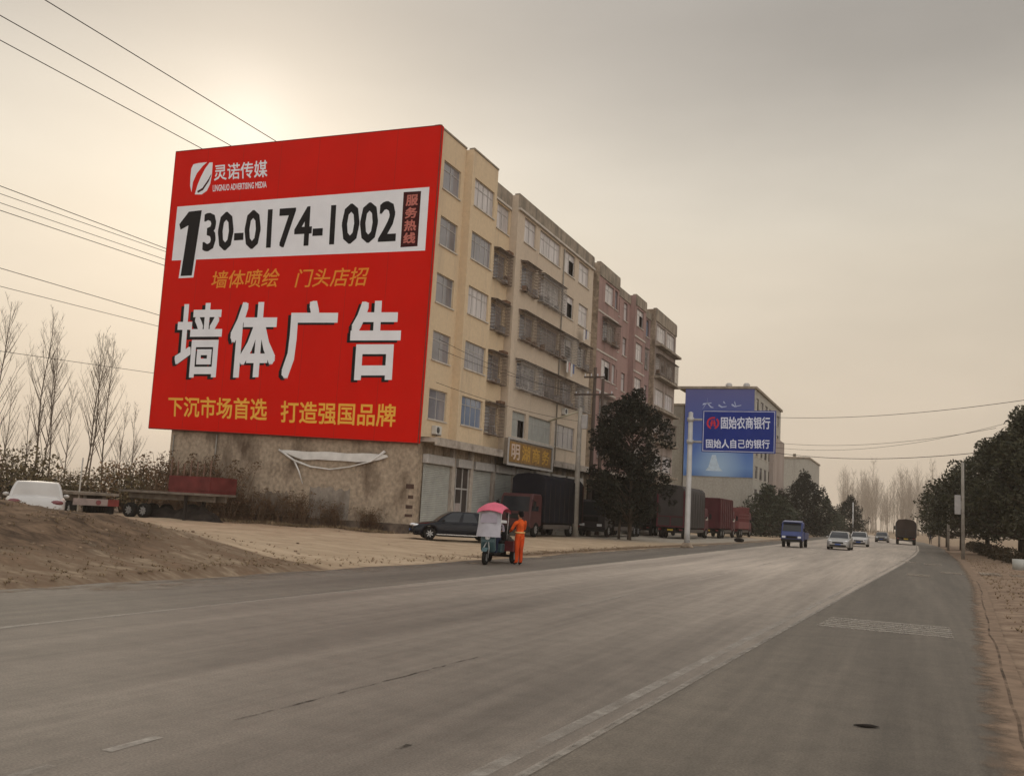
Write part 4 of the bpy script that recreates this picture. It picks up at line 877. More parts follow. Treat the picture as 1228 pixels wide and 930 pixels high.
def sedan(label, loc, head, paint_m, L=4.55, Wd=.88, group=None, gm_=None, name='sedan'):
    e = empty(name, loc, head, label, 'car', group); H = L/2
    prof = [(-H, .66, .44, .60, .62), (-H+.06, .78, .34, .72, .80), (-H+.25, .84, .26, .88, .97), (-H+.75, .875, .2, .93, 1.03), (-H+.95, .88, .19, .945, 1.03), (-.9, .89, .18, .95, .99), (.0, .89, .18, .94, .98), (.85, .89, .18, .92, .97), (1.15, .885, .19, .89, .95), (1.5, .875, .2, .84, .90), (H-.4, .85, .22, .75, .81), (H-.15, .78, .25, .66, .72), (H-.03, .66, .32, .56, .61), (H, .55, .38, .5, .53)]
    xs = [p[0] for p in prof]; g = lambda x, k: lerp(xs, [p[k] for p in prof], x)
    WX = (-H+.92, H-.90); WR = .315; n_ = 74; rows = []
    for i in range(n_+1):
        x = -H+L*i/n_; w = g(x, 1)/.88*Wd; zb = g(x, 2); zl = g(x, 3); zt = g(x, 4)
        for wx in WX:
            dd = abs(x-wx)
            if dd < WR+.06: zb = max(zb, .31+math.sqrt((WR+.06)**2-dd*dd))
        zb = min(zb, zl-.08); q = zl-zb
        half = [(0, zb), (.72*w, zb), (.985*w, zb+.02*q), (w, zb+.3*q), (w*.995, zb+.62*q), (.97*w, zb+.9*q), (.925*w, zl), (.7*w, zl+.75*(zt-zl)), (0, zt)]
        rows.append([(x, -y, z) for y, z in half]+[(x, y, z) for y, z in half[-2:0:-1]])
    mb = MB(); mb.grid(rows, 0, True, True, True); mb.face(rows[0]); mb.face(rows[-1][::-1]); mb.build('body', paint_m, e)
    # cabin: loops of points, corner columns become pillars
    def loop(t):
        zc = .93+(1.45-.93)*(1-(1-t)**1.5); k = t**1.08
        xf = 1.08+(.22-1.08)*k; xr = -H+.72+((-.95)-(-H+.72))*k; hw = (.795+(.60-.795)*t**1.3)/.88*Wd; ln = []
        for j, f in enumerate((-1, -.9, -.5, 0, .5, .9, 1)): ln.append((xf+.10*(1-f*f), f*hw, zc, ))
        for f in (.07, .40, .47, .76, .83): ln.append((xf+(xr-xf)*f, hw*(1+.02*math.sin(math.pi*f)), zc))
        for f in (1, .9, .5, 0, -.5, -.9, -1): ln.append((xr-.08*(1-f*f), f*hw, zc))
        for f in (.83, .76, .47, .40, .07): ln.append((xf+(xr-xf)*f, -hw*(1+.02*math.sin(math.pi*f)), zc))
        return ln
    lv = [loop(t) for t in (0, .3, .6, .82)]; top = [loop(t) for t in (.82, .93, 1.0)]
    pil = {0, 5, 6, 8, 10, 11, 12, 17, 18, 19, 21, 23}; gb, pb = MB(), MB(); nn = len(lv[0])
    for a in range(3):
        for b_ in range(nn):
            c = (b_+1) % nn; (pb if b_ in pil else gb).face([lv[a][b_], lv[a][c], lv[a+1][c], lv[a+1][b_]], 0, True)
    gb.build('windows', gm_ or cglass, e)
    for a in range(2):
        for b_ in range(nn): c = (b_+1) % nn; pb.face([top[a][b_], top[a][c], top[a+1][c], top[a+1][b_]], 0, True)
    ctr = (-.35, 0, 1.475)
    for b_ in range(nn): pb.face([top[2][b_], top[2][(b_+1) % nn], ctr], 0, True)
    pb.build('roof', paint_m, e)
    mb = MB(); mb.box(-H+.2, H-.2, -.55, .55, .2, .62); mb.build('underbody', under, e)
    for wx in WX:
        for s in (-1, 1): wheel(e, wx, s*(Wd-.10), .31, WR-.005, .2, 7)
    for s in (-1, 1):
        mb = MB(); mb.blob((H-.22, s*.60, .70), (.20, .16, .075), 10); mb.build('headlight', lampw, e)
        mb = MB(); mb.blob((-H+.13, s*.62, .80), (.10, .20, .085), 10); mb.build('tail_light', lampr, e)
        mb = MB(); mb.blob((.78, s*(Wd+.06), .99), (.07, .11, .065), 8); mb.build('mirror', paint_m, e)
        for x in (.18, -.82):
            mb = MB(); mb.box(x-.1, x+.1, s*(Wd+.003), s*(Wd+.028), .83, .86); mb.build('door_handle', paint_m, e)
        mb = MB(); mb.box(-1.0, 1.1, s*(Wd-.004), s*(Wd+.012), .27, .31); mb.build('side_trim', chrome, e)
    mb = MB(); mb.box(H-.03, H+.025, -.42, .42, .52, .64, b=.01); mb.build('grille', black, e)
    mb = MB(); mb.box(H-.06, H+.02, -.62, .62, .30, .42, b=.02); mb.build('front_bumper', black, e)
    mb = MB(); mb.box(-H-.02, -H+.05, -.62, .62, .34, .44, b=.02); mb.build('rear_bumper', black, e)
    mb = MB(); mb.box(H+.021, H+.033, -.22, .22, .40, .50); mb.build('number_plate', plate_m, e)
    mb = MB(); mb.box(-H-.022, -H-.008, -.22, .22, .50, .62); mb.build('number_plate', plate_m, e)
    return e
pblack = mat('black_car_paint', (.006, .007, .011), .14, .15, 2, spec=.22); pwhite = mat('white_car_paint', (.50, .48, .46), .3, .06, 2); psilver = mat('silver_car_paint', (.40, .39, .37), .3, .08, metal=.3)
sedan('black sedan parked on the dirt before the shop shutters, nose to the left', (-21.75, 45.05, 0.06), R(180+35), pblack, 4.7, .9)
wx_, wy_ = far_pt(57, 36.5); sedan('white sedan seen from behind over the dirt heap', (wx_, wy_, .40), math.atan2(wy_, wx_), pwhite, gm_=mat('sky_reflection_glass', (.42, .39, .36), .15, .15, 1.))  # glass colour paled to stand in for the reflected sky
sedan('dark green sedan with pale bonnet coming towards us, nearest oncoming car', (-5.5, 83.5, 0), R(-91), psilver, 4.5, .88, 'oncoming cars')
sedan('white sedan just behind the nearest oncoming sedan', (-5.0, 104, 0), R(-90), pwhite, 4.4, .87, 'oncoming cars')
sedan('far dark car on the right of the oncoming cars, close to the lorry', (-4.1, 149, 0), R(-92), mat('grey_car_paint', (.12, .115, .11), .3, .1), 4.5, .88, 'oncoming cars')

def lorry(label, loc, head, cab_m, cargo_m, Lc, Hc, kind='tarp', Wd=1.22, front='visible', axles=2):
    """x forward, origin on the ground at mid length. parts: chassis, cab (> windscreen, side_window, headlight, mirror), cargo body, wheels"""
    e = empty('lorry', loc, head, label, 'lorry'); T = Lc+2.3; x0 = -T/2; xc = x0+Lc
    mb = MB(); mb.box(x0+.1, T/2-.3, -.45, .45, .62, .95); mb.box(x0+.05, x0+.15, -1.1, 1.1, .5, .66); mb.build('chassis', under, e)
    mb = MB(); mb.prism([(xc+.12, .75), (T/2-.05, .55), (T/2, 1.15), (T/2-.04, 1.7), (T/2-.38, 2.75), (T/2-.6, 2.92), (xc+.3, 2.92), (xc+.12, 2.75)], 'y', -Wd+.06, Wd-.06, 0, .07); cb = mb.build('cab', cab_m, e)
    mb = MB(); mb.face([(T/2-.025, -Wd+.2, 1.72), (T/2-.025, Wd-.2, 1.72), (T/2-.345, Wd-.26, 2.70), (T/2-.345, -Wd+.26, 2.70)]); mb.build('windscreen', cglass, cb)
    for s in (-1, 1):
        y = s*(Wd-.052); mb = MB(); mb.face([(xc+.75, y, 1.75), (T/2-.2, y, 1.75), (T/2-.50, y-s*.02, 2.6), (xc+.75, y-s*.02, 2.6)]); mb.build('side_window', cglass, cb)
        mb = MB(); mb.box(T/2-.03, T/2+.04, s*.72-.2, s*.72+.2, .82, 1.02, b=.02); mb.build('headlight', lampw, cb)
        mb = MB(); mb.box(T/2-.3, T/2-.2, s*(Wd+.05), s*(Wd+.25), 1.9, 2.4, b=.02); mb.tube([(T/2-.25, s*(Wd-.1), 2.5), (T/2-.25, s*(Wd+.15), 2.42)], .02, 5); mb.build('mirror', black, cb)
    mb = MB(); mb.box(T/2-.1, T/2+.1, -Wd+.05, Wd-.05, .42, .72, b=.04); mb.build('bumper', black, cb)
    mb = MB(); mb.box(T/2-.02, T/2+.03, -.6, .6, 1.2, 1.55, b=.02); mb.build('grille', black, cb)
    mb = MB()
    if kind == 'tarp':      # sheeted load: slightly sagging cover with ribs
        rows = []
        for i in range(25):
            x = x0+.02+(Lc-.04)*i/24; k = .05*math.sin(i*1.9)+.03*math.sin(i*.7); rib = .03 if i % 4 == 0 else 0
            pr = [(Wd, .98), (Wd+rib, 1.6), (Wd-.02+rib, 2.4), (Wd-.05+rib, Hc-.25+k*.5), (Wd-.3, Hc+k+rib), (0, Hc+.12+k+rib)]
            rows.append([(x, -y, z) for y, z in pr]+[(x, y, z) for y, z in pr[-2::-1]])
        mb.grid(rows, 0, True); mb.face(rows[0]); mb.face(rows[-1][::-1]); mb.face([rows[0][0], rows[-1][0], rows[-1][-1], rows[0][-1]])
        cg = mb.build('cargo_cover', cargo_m, e)
        mb = MB()
        for s in (-1, 1): mb.box(x0-.05, x0+.015, s*(Wd-.02)-.07, s*(Wd-.02)+.07, 1.0, Hc-.35)
        mb.box(x0-.05, x0+.015, -Wd+.1, Wd-.1, 1.0, 1.12); mb.box(x0-.045, x0+.01, -Wd+.1, Wd-.1, 1.9, 1.97); mb.box(x0-.045, x0+.01, -.04, .04, 1.12, 1.9); mb.build('tail_frame', cab_m, e)
        mb = MB()
        for i in range(9):
            x = x0+.2+(Lc-.4)*i/8
            for s in (-1, 1): mb.tube([(x, s*(Wd+.035), 1.0), (x, s*(Wd+.03), Hc-.5)], .015, 4)
        mb.build('rope', mat('rope', (.05, .043, .036), .9), cg)
    elif kind == 'rack':    # open high-sided body with vertical stakes
        mb.box(x0, xc, -Wd, Wd, .98, 1.1); mb.box(x0, xc, -Wd, -Wd+.05, 1.1, 1.8); mb.box(x0, xc, Wd-.05, Wd, 1.1, 1.8); mb.box(x0, x0+.05, -Wd+.05, Wd-.05, 1.1, 1.8); mb.box(xc-.05, xc, -Wd+.05, Wd-.05, 1.1, Hc)
        for i in range(12):
            x = x0+.05+(Lc-.2)*i/11
            for s in (-1, 1): mb.box(x, x+.06, s*Wd-.055 if s > 0 else -Wd-.005, s*Wd+.005 if s > 0 else -Wd+.055, 1.8, Hc)
        for z in (2.2, 2.6, Hc-.05):
            for s in (-1, 1): mb.box(x0, xc, s*(Wd-.02)-.02, s*(Wd-.02)+.02, z, z+.07)
        cg = mb.build('cargo_body', cargo_m, e)
    else:                    # box or tipper body with posts
        mb.box(x0, xc, -Wd, Wd, .98, Hc, b=.04)
        for i in range(7):
            x = x0+.15+(Lc-.3)*i/6
            for s in (-1, 1): mb.box(x-.05, x+.05, s*(Wd+.002), s*(Wd+.07), 1.0, Hc-.1)
        mb.box(x0-.06, x0-.002, -Wd, -Wd+.12, 1.0, Hc); mb.box(x0-.06, x0-.002, Wd-.12, Wd, 1.0, Hc)
        cg = mb.build('cargo_body', cargo_m, e)
    mb = MB()
    for s in (-1, 1): mb.box(x0+2.6, xc-.3, s*(Wd-.08), s*(Wd-.02), .55, .85)
    mb.build('side_guard', alud, e)
    for s in (-1, 1):
        wheel(e, T/2-1.15, s*(Wd-.17), .5, .5, .28, 8)
        for k in range(axles): wheel(e, x0+1.2+1.25*k, s*(Wd-.2), .5, .5, .36, 8)
        mb = MB(); mb.box(x0-.02, x0+.03, s*.95-.14, s*.95+.14, .72, .86); mb.build('tail_light', lampr, e)
    mb = MB(); mb.box(x0-.03, x0+.02, -.25, .25, .68, .82); mb.build('number_plate', mat('plate_yellow', (.55, .38, .05), .5), e)
    return e
redcab = mat('dull_red_cab', (.065, .020, .021), .45, .2, 1.5); maroon = mat('maroon_paint', (.10, .024, .032), .5, .2, 1.5); navy = mat('navy_tarp', (.012, .012, .017), .85, .3, 1, .7, bscale=1.6); darkt = mat('brown_black_tarp', (.013, .011, .010), .9, .3, 1, .7, bscale=1.6); greyt = mat('grey_tarp', (.062, .054, .052), .75, .2, .8, .7, bscale=1.6)
lorry('maroon cab lorry with dark sheeted load, parked nearest to the worker in orange', (-25.0, 66.2, 0), R(-90), redcab, navy, 8.6, 4.25, axles=2)
lorry('black sheeted lorry parked behind the tall evergreen tree', (-23.6, 79, 0), R(-90), mat('dark_cab', (.03, .025, .028), .4, .2), darkt, 9, 4.4)
lorry('grey tarpaulin lorry seen from its tail behind the white sign pole', (-20.0, 91, 0), R(90), maroon, greyt, 9.2, 4.6)
lorry('maroon high sided lorry parked beyond the grey tarpaulin lorry', (-19.5, 104.6, 0), R(90), maroon, mat('maroon_body', (.085, .02, .025), .55, .25, 1.2), 7.5, 4.1, 'box')
lorry('dark sheeted lorry tucked between the shops and the grey tarpaulin lorry', (-24.3, 96, 0), R(90), mat('dark_cab', None), darkt, 9, 4.3)
lorry('red stake sided lorry farthest along the parked row', (-19.6, 117, 0), R(90), maroon, mat('red_stakes', (.19, .06, .06), .6, .2), 7.5, 3.5, 'rack')
lorry('dark lorry with arched load driving away in the right lane', (-.95, 141, 0), R(91), mat('dark_cab', (.03, .025, .028), .4, .2), mat('arched_tarp', (.055, .040, .034), .7, .2, 1), 6.5, 3.15, 'tarp')
# blue light truck facing us
lt = empty('light_truck', (-8.9, 82, 0), R(-90), 'small blue flatbed truck coming towards us left of the oncoming cars', 'truck')
pb_ = mat('blue_truck_paint', (.045, .065, .19), .4, .15, 2)
mb = MB(); mb.prism([(.9, .55), (2.4, .5), (2.46, .95), (2.3, 1.25), (1.95, 1.95), (1.75, 2.02), (1.0, 2.02), (.9, 1.9)], 'y', -.82, .82, 0, .06); cb = mb.build('cab', pb_, lt)
mb = MB(); mb.face([(2.31, -.72, 1.28), (2.31, .72, 1.28), (2.0, .66, 1.9), (2.0, -.66, 1.9)]); mb.build('windscreen', cglass, cb)
mb = MB(); mb.box(2.38, 2.5, -.8, .8, .45, .66, b=.03); mb.build('bumper', black, cb)
mb = MB(); mb.box(2.44, 2.475, -.4, .4, .72, .9); mb.build('grille', black, cb)
mb = MB(); mb.prism([(1.9, 2.03), (2.25, 1.98), (2.28, 2.03), (1.0, 2.12), (1.0, 2.03)], 'y', -.7, .7); mb.build('sun_visor', mat('visor_pale_blue', (.16, .19, .34), .4), cb)
for s in (-1, 1):
    mb = MB(); mb.box(2.44, 2.5, s*.6-.13, s*.6+.13, .74, .9, b=.02); mb.build('headlight', lampw, cb)
    mb = MB(); mb.box(2.1, 2.2, s*.86, s*1.0, 1.3, 1.55, b=.02); mb.build('mirror', black, cb)
    y = s*.824; mb = MB(); mb.face([(1.15, y, 1.3), (2.1, y, 1.3), (1.85, y-s*.02, 1.85), (1.15, y-s*.02, 1.85)]); mb.build('side_window', cglass, cb)
    wheel(lt, 1.75, s*.68, .34, .34, .2, 6); wheel(lt, -1.5, s*.68, .34, .34, .24, 6)
mb = MB(); mb.box(-2.3, .8, -.85, .85, .66, .76); mb.box(-2.3, .8, -.85, -.81, .76, 1.2); mb.box(-2.3, .8, .81, .85, .76, 1.2); mb.box(-2.3, -2.26, -.81, .81, .76, 1.2); mb.box(.76, .8, -.81, .81, .76, 1.9); mb.build('flatbed', pb_, lt)
mb = MB(); mb.box(-2.2, 2.3, -.35, .35, .45, .655); mb.build('chassis', under, lt)

# trailers at the gable
def trailer(label, loc, head, L_, deck, nax, extra=None):
    e = empty('flatbed_trailer', loc, head, label, 'trailer')
    dk = mat('trailer_dark', (.035, .03, .027), .8, .3, 2)
    mb = MB(); mb.box(-L_/2, L_/2, -1.2, 1.2, deck-.14, deck); mb.box(-L_/2+.3, L_/2-.2, -.6, -.42, deck-.5, deck-.142); mb.box(-L_/2+.3, L_/2-.2, .42, .6, deck-.5, deck-.142); mb.build('deck', mat('trailer_deck', (.16, .135, .11), .85, .3, 2), e)
    for k in range(nax):
        for s in (-1, 1): wheel(e, -L_/2+.9+1.15*k, s*.95, .47, .47, .4, 8)
    mb = MB(); mb.box(L_/2-2.2, L_/2-2.05, -.9, -.75, 0, deck-.15); mb.build('landing_leg', dk, e); mb = MB(); mb.box(L_/2-2.2, L_/2-2.05, .75, .9, 0, deck-.15); mb.build('landing_leg', dk, e)
    return e
hd_ = math.atan2(3.5, -6.8); t1 = trailer('low flat trailer with a pale tail beam and red lamp behind the dirt heap', (-45.4, 42.2, 0), hd_, 9.5, 1.45, 4)
mb = MB()
for k in range(8): mb.box(-4.84, -4.76, -1.2+.3*k, -.9+.3*k-.002, .75, 1.12, 1 if k in (0, 1) else 0)
mb.build('tail_beam', [mat('beam_pale', (.24, .195, .18), .7, .25), mat('beam_red', (.16, .035, .03), .6, .2)], t1)
mb = MB(); mb.lathe([(.13, 0), (.13, .05), (.02, .06)], 'x', 12, (-4.9, -.1, .93)); mb.build('tail_light', lampr, t1)
t2 = trailer('dark flatbed trailer with a red headboard parked along the dirty end wall', (-42.4, 47.6, 0), 0, 7.2, 1.72, 2)
rd = mat('headboard_red', (.13, .030, .028), .65, .3, 1.5)
mb = MB(); mb.box(.4, 3.55, -1.2, 1.2, 1.723, 1.9); mb.box(.4, 3.55, -1.25, -1.18, 1.9, 2.72); mb.box(3.5, 3.57, -1.18, 1.2, 1.9, 2.72); mb.build('headboard', rd, t2)
mb = MB()
for k in range(7): mb.box(.45+.5*k, .52+.5*k, -1.24, -1.19, 2.722, 3.7-.1*(k % 3))
mb.build('stake', mat('stake_rust', (.16, .10, .075), .85, .3), t2)
mb = MB(); rows = []
for i in range(17):
    u = i/16; x = -3.2+6.4*u; hh = (.95+.35*fbm(x, 1, .9)+.2*fbm(x, 5, 3))*min(1, 6*u, 6*(1-u)); rows.append([(x+random.uniform(-.1, .1), -.75+1.5*k/8, max(-.05, hh*math.sin(math.pi*k/8)**.5+random.uniform(-.07, .07))) for k in range(9)])
mb.grid(rows, 0, False)
pil_ = tag(mb.build('scrap_heap', mat('scrap', (.045, .038, .034), .9, .4, 2)), 'dark heap of scrap under the deck of the red headboard trailer', 'scrap'); pil_.location = (-42.2, 48.0, -.15)

# ------------------------------------------------------------------ people
def skinned(name, joints, edges, mats, pick, loc, rz, label, parent=None, sub=1):
    me = bpy.data.meshes.new(name); keys = list(joints); me.from_pydata([joints[k][0] for k in keys], [(keys.index(a), keys.index(b_)) for a, b_ in edges], [])
    o = bpy.data.objects.new(name, me); COL.objects.link(o)
    sk = o.modifiers.new('skin', 'SKIN'); sk.use_smooth_shade = True
    for i, k in enumerate(keys):
        r_ = joints[k][1]; me.skin_vertices[0].data[i].radius = (r_, r_) if not isinstance(r_, tuple) else r_
        me.skin_vertices[0].data[i].use_root = (i == 0)
    ss_ = o.modifiers.new('sub', 'SUBSURF'); ss_.levels = sub; ss_.render_levels = sub
    m2 = bpy.data.meshes.new_from_object(o.evaluated_get(bpy.context.evaluated_depsgraph_get())); o.modifiers.clear(); o.data = m2
    m2.materials.clear()
    for m_ in mats: m2.materials.append(m_)
    for p in m2.polygons: p.material_index = pick(p.center); p.use_smooth = True
    o.location = loc; o.rotation_euler = (0, 0, rz); tag(o, label, 'person'); return o
skin = mat('skin', (.36, .20, .13), .6, .1); hairm = mat('black_hair', (.012, .010, .010), .6, .2)
def person(loc, rz, label, pose, topm, legm, shoem):
    """faces +x; y left. pose overrides joints."""
    J = {'pelvis': ((0, 0, .93), (.15, .125)), 'waist': ((0, 0, 1.06), (.135, .11)), 'chest': ((.01, 0, 1.26), (.16, .12)), 'collar': ((0, 0, 1.40), (.10, .09)), 'neck': ((.01, 0, 1.48), .052), 'jaw': ((.045, 0, 1.555), (.066, .07)), 'skull': ((.015, 0, 1.64), (.083, .095)), 'crown': ((.005, 0, 1.71), (.06, .065))}
    E_ = [('pelvis', 'waist'), ('waist', 'chest'), ('chest', 'collar'), ('collar', 'neck'), ('neck', 'jaw'), ('jaw', 'skull'), ('skull', 'crown')]
    for s, t in ((1, 'l'), (-1, 'r')):
        J.update({'hip'+t: ((0, s*.09, .88), .105), 'knee'+t: ((.02, s*.10, .48), .072), 'ankle'+t: ((-.01, s*.105, .09), .05), 'toe'+t: ((.14, s*.115, .035), .04),
                  'sho'+t: ((0, s*.19, 1.37), .068), 'elb'+t: ((-.02, s*.24, 1.09), .052), 'wri'+t: ((.06, s*.24, .86), .035), 'palm'+t: ((.08, s*.24, .80), (.038, .024))})
    J.update(pose)
    for s, t in ((1, 'l'), (-1, 'r')):
        E_ += [('pelvis', 'hip'+t), ('hip'+t, 'knee'+t), ('knee'+t, 'ankle'+t), ('ankle'+t, 'toe'+t), ('collar', 'sho'+t), ('sho'+t, 'elb'+t), ('elb'+t, 'wri'+t), ('wri'+t, 'palm'+t)]
        w_, p_ = Vector(J['wri'+t][0]), Vector(J['palm'+t][0]); f_ = (p_-w_).normalized(); sd = f_.cross(Vector((0, s, 0)))
        if sd.length < .2: sd = f_.cross(Vector((0, 0, 1)))
        sd.normalize(); cu = f_.cross(sd).normalized()*.02*s
        for k, (off, ln) in enumerate(((-.027, .062), (-.009, .074), (.009, .07), (.026, .055))):
            a = p_+sd*off+f_*.03; J['f%d%s' % (k, t)] = (tuple(a+f_*ln*.5), .0095); J['g%d%s' % (k, t)] = (tuple(a+f_*ln+cu), .008); E_ += [('palm'+t, 'f%d%s' % (k, t)), ('f%d%s' % (k, t), 'g%d%s' % (k, t))]
        J['th'+t] = (tuple(p_-f_*.02-sd*.045+f_*.012), .011); J['ti'+t] = (tuple(p_-sd*.06+f_*.03), .009); E_ += [('palm'+t, 'th'+t), ('th'+t, 'ti'+t)]
    palms = [Vector(J['palm'+t][0]) for t in 'lr']; wr = [Vector(J['wri'+t][0]) for t in 'lr']; ank = [Vector(J['ankle'+t][0]) for t in 'lr']; pel = Vector(J['pelvis'][0]); nk = Vector(J['neck'][0])
    hips = [Vector(J['hip'+t][0]) for t in 'lr']; kn = [Vector(J['knee'+t][0]) for t in 'lr']
    def seg(p, a, b_):
        t = max(0, min(1, (p-a).dot(b_-a)/max(1e-6, (b_-a).length_squared))); return (p-a-(b_-a)*t).length
    def pick(c):
        if (c-nk).length < .36 and c.z > nk.z+.02: return 2
        if any((c-p).length < .13 and (c-p).length < (c-w).length*2.2 for p, w in zip(palms, wr)): return 2
        if any(c.z < a.z-.01 and (c-a).length < .22 for a in ank): return 3
        dl = min(min(seg(c, h, k), seg(c, k, a)) for h, k, a in zip(hips, kn, ank))
        return 1 if dl < .13 and c.z < pel.z+.02 else 0
    o = skinned('person', J, E_, [topm, legm, skin, shoem], pick, loc, rz, label)
    hx = Vector(J['skull'][0])
    mb = MB(); mb.blob((hx.x-.02, hx.y, hx.z+.045), (.105, .092, .095), 14); mb.blob((hx.x-.055, hx.y, hx.z-.015), (.07, .085, .085), 12); mb.build('hair', hairm, o)
    mb = MB(); mb.blob((hx.x+.103, hx.y, hx.z-.045), (.022, .014, .024), 8); mb.build('nose', skin, o)
    for s in (-1, 1):
        mb = MB(); mb.blob((hx.x+.082, hx.y+s*.033, hx.z-.015), (.012, .014, .008), 8); mb.build('eye', hairm, o)
        mb = MB(); mb.blob((hx.x+.0, hx.y+s*.088, hx.z-.035), (.018, .012, .03), 8); mb.build('ear', skin, o)
    mb = MB(); mb.blob((hx.x+.088, hx.y, hx.z-.085), (.012, .026, .007), 8); mb.build('mouth', mat('lips', (.25, .09, .07), .6), o)
    return o
oj = mat('orange_workwear', (.66, .10, .02), .8, .3, 7, .9, bscale=11); ot = mat('orange_trousers', (.58, .07, .016), .8, .3, 7, .9, stretch=(1, 1, .4), bscale=11); shoe = mat('dark_shoe', (.03, .025, .022), .8, .1)
# ---- electric tricycle
TX, TY = -12.74, 29.4; thd = math.atan2(-.985, .13)
tr = empty('electric_tricycle', (TX, TY, 0), thd, 'electric tricycle with pink canopy and white windshield stopped at the road edge', 'tricycle')
teal = mat('teal_plastic', (.05, .092, .10), .4, .15, 3); whp = mat('white_plastic', (.66, .66, .70), .5, .08, 3); pnk = mat('pink_cloth', (.62, .14, .20), .7, .15, 3); dred = mat('dark_red_bed', (.14, .03, .035), .6, .25, 3)
wheel(tr, 1.0, .0001, .23, .23, .11, 6)
for s in (-1, 1): wheel(tr, -.85, s*.42, .24, .24, .13, 6)
mb = MB(); mb.tube([(1.0, .085, .23), (.93, .085, .55), (.78, 0, .82), (.70, 0, 1.02)], .025, 8); mb.tube([(1.0, -.085, .23), (.93, -.085, .55), (.80, 0, .78)], .025, 8); mb.build('fork', mat('fork_grey', (.25, .25, .24), .4, .1, metal=.4), tr)
mb = MB(); mb.tube([(.60, .34, 1.04), (.70, .15, 1.02), (.70, -.15, 1.02), (.60, -.34, 1.04)], .018, 8); mb.build('handlebar', black, tr)
for s in (-1, 1):
    mb = MB(); mb.tube([(.60, s*.33, 1.04), (.57, s*.45, 1.045)], .025, 8); mb.build('grip', black, tr)
    mb = MB(); mb.tube([(.66, s*.25, 1.04), (.66, s*.33, 1.22)], .008, 5); mb.blob((.66, s*.35, 1.25), (.015, .06, .04), 8); mb.build('mirror', black, tr)
mb = MB(); mb.prism([(.62, .42), (.74, .40), (.86, .72), (.80, .98), (.70, .98), (.66, .70)], 'y', -.24, .24, 0, .04); mb.build('leg_shield', teal, tr)
mb = MB(); mb.prism([(.82, .45), (1.12, .49), (1.22, .42), (1.10, .545), (.82, .54)], 'y', -.09, .09, 0, .02); mb.build('mudguard', teal, tr)
mb = MB(); mb.lathe([(.085, 0), (.075, .05), (.02, .07)], 'x', 14, (.835, 0, .86)); mb.build('headlight', lampw, tr)
mb = MB(); mb.box(-.05, .70, -.22, .22, .30, .36, b=.02); mb.build('footboard', black, tr)
mb = MB(); mb.box(-.42, .0, -.24, .24, .36, .66, b=.03); mb.build('seat_box', teal, tr)
mb = MB(); mb.box(-.44, .04, -.25, .25, .662, .76, b=.04); mb.box(-.50, -.42, -.25, .25, .78, 1.15, b=.03); mb.build('seat', black, tr)
mb = MB(); mb.box(-1.45, -.50, -.5, .5, .40, .45); mb.box(-1.45, -1.42, -.5, .5, .45, .74); mb.box(-.53, -.50, -.5, .5, .45, .74); mb.box(-1.42, -.53, -.5, -.47, .45, .74); mb.box(-1.42, -.53, .47, .5, .45, .74); mb.build('cargo_bed', dred, tr)
mb = MB(); mb.box(-1.3, .1, -.06, .06, .26, .38); mb.box(-.9, -.8, -.4, .4, .2, .28); mb.build('frame', under, tr)
# windshield apron and canopy
mb = MB(); rows = []
for i in range(9):
    t = i/8; rows.append([(.98-.26*t-.05*abs(f)**2*3, f*(.40-.04*t), .88+.86*t) for f in (-1, -.75, -.4, 0, .4, .75, 1)])
mb.grid(rows); mb.grid([[(p[0]-.02, p[1]*.99, p[2]) for p in r_] for r_ in rows], flip=True); mb.build('windshield', mat('milky_plastic', (.37, .35, .38), .35, .12, 3), tr)
mb = MB(); mb.face([(.985-.26*.52+.0035, -.28, .88+.86*.52), (.985-.26*.52+.0035, .28, .88+.86*.52), (.985-.26*.85+.0035, .25, .88+.86*.85), (.985-.26*.85+.0035, -.25, .88+.86*.85)]); mb.build('clear_window', mat('clear_film', (.30, .26, .30), .2, .15), tr)
for s in (-1, 1):
    mb = MB(); mb.tube([(.72, s*.38, .98), (.66, s*.36, 1.78)], .014, 6); mb.tube([(-.46, s*.28, .78), (-.28, s*.36, 1.78)], .014, 6); mb.build('canopy_post', mat('post_white', (.55, .55, .55), .5), tr)
mb = MB(); rows = []
for i in range(13):
    t = i/12*2-1; rows.append([(.24+.60*t*(1-.10*f*f), f*.43, 1.80+.20*(1-abs(t)**2.2)*(1-.45*f*f)-.10*f*f-(.06 if abs(t) > .95 else 0)) for f in (-1, -.8, -.5, 0, .5, .8, 1)])
mb.grid(rows); mb.grid([[(p[0], p[1], p[2]-.015) for p in r_] for r_ in rows], flip=True); mb.build('canopy', pnk, tr)
mb = MB(); rows = [[(-.52-.04*math.sin(i*1.1), -.50+.045*i, z) for z in (.52, .75, 1.0)] for i in range(9)]; mb.grid(rows); mb.build('white_sheet', whp, tr)
mb = MB()
for k in range(3): mb.box(-1.35+.28*k, -1.12+.28*k, -.35, .3, .452, .80+.08*k, b=.03)
gd = tag(mb.build('cargo_sacks', mat('sack_dark', (.07, .06, .055), .9, .3, 3)), 'dark sacks lying in the dark red tricycle bed', 'sacks'); gd.location = (TX, TY, 0); gd.rotation_euler = (0, 0, thd)
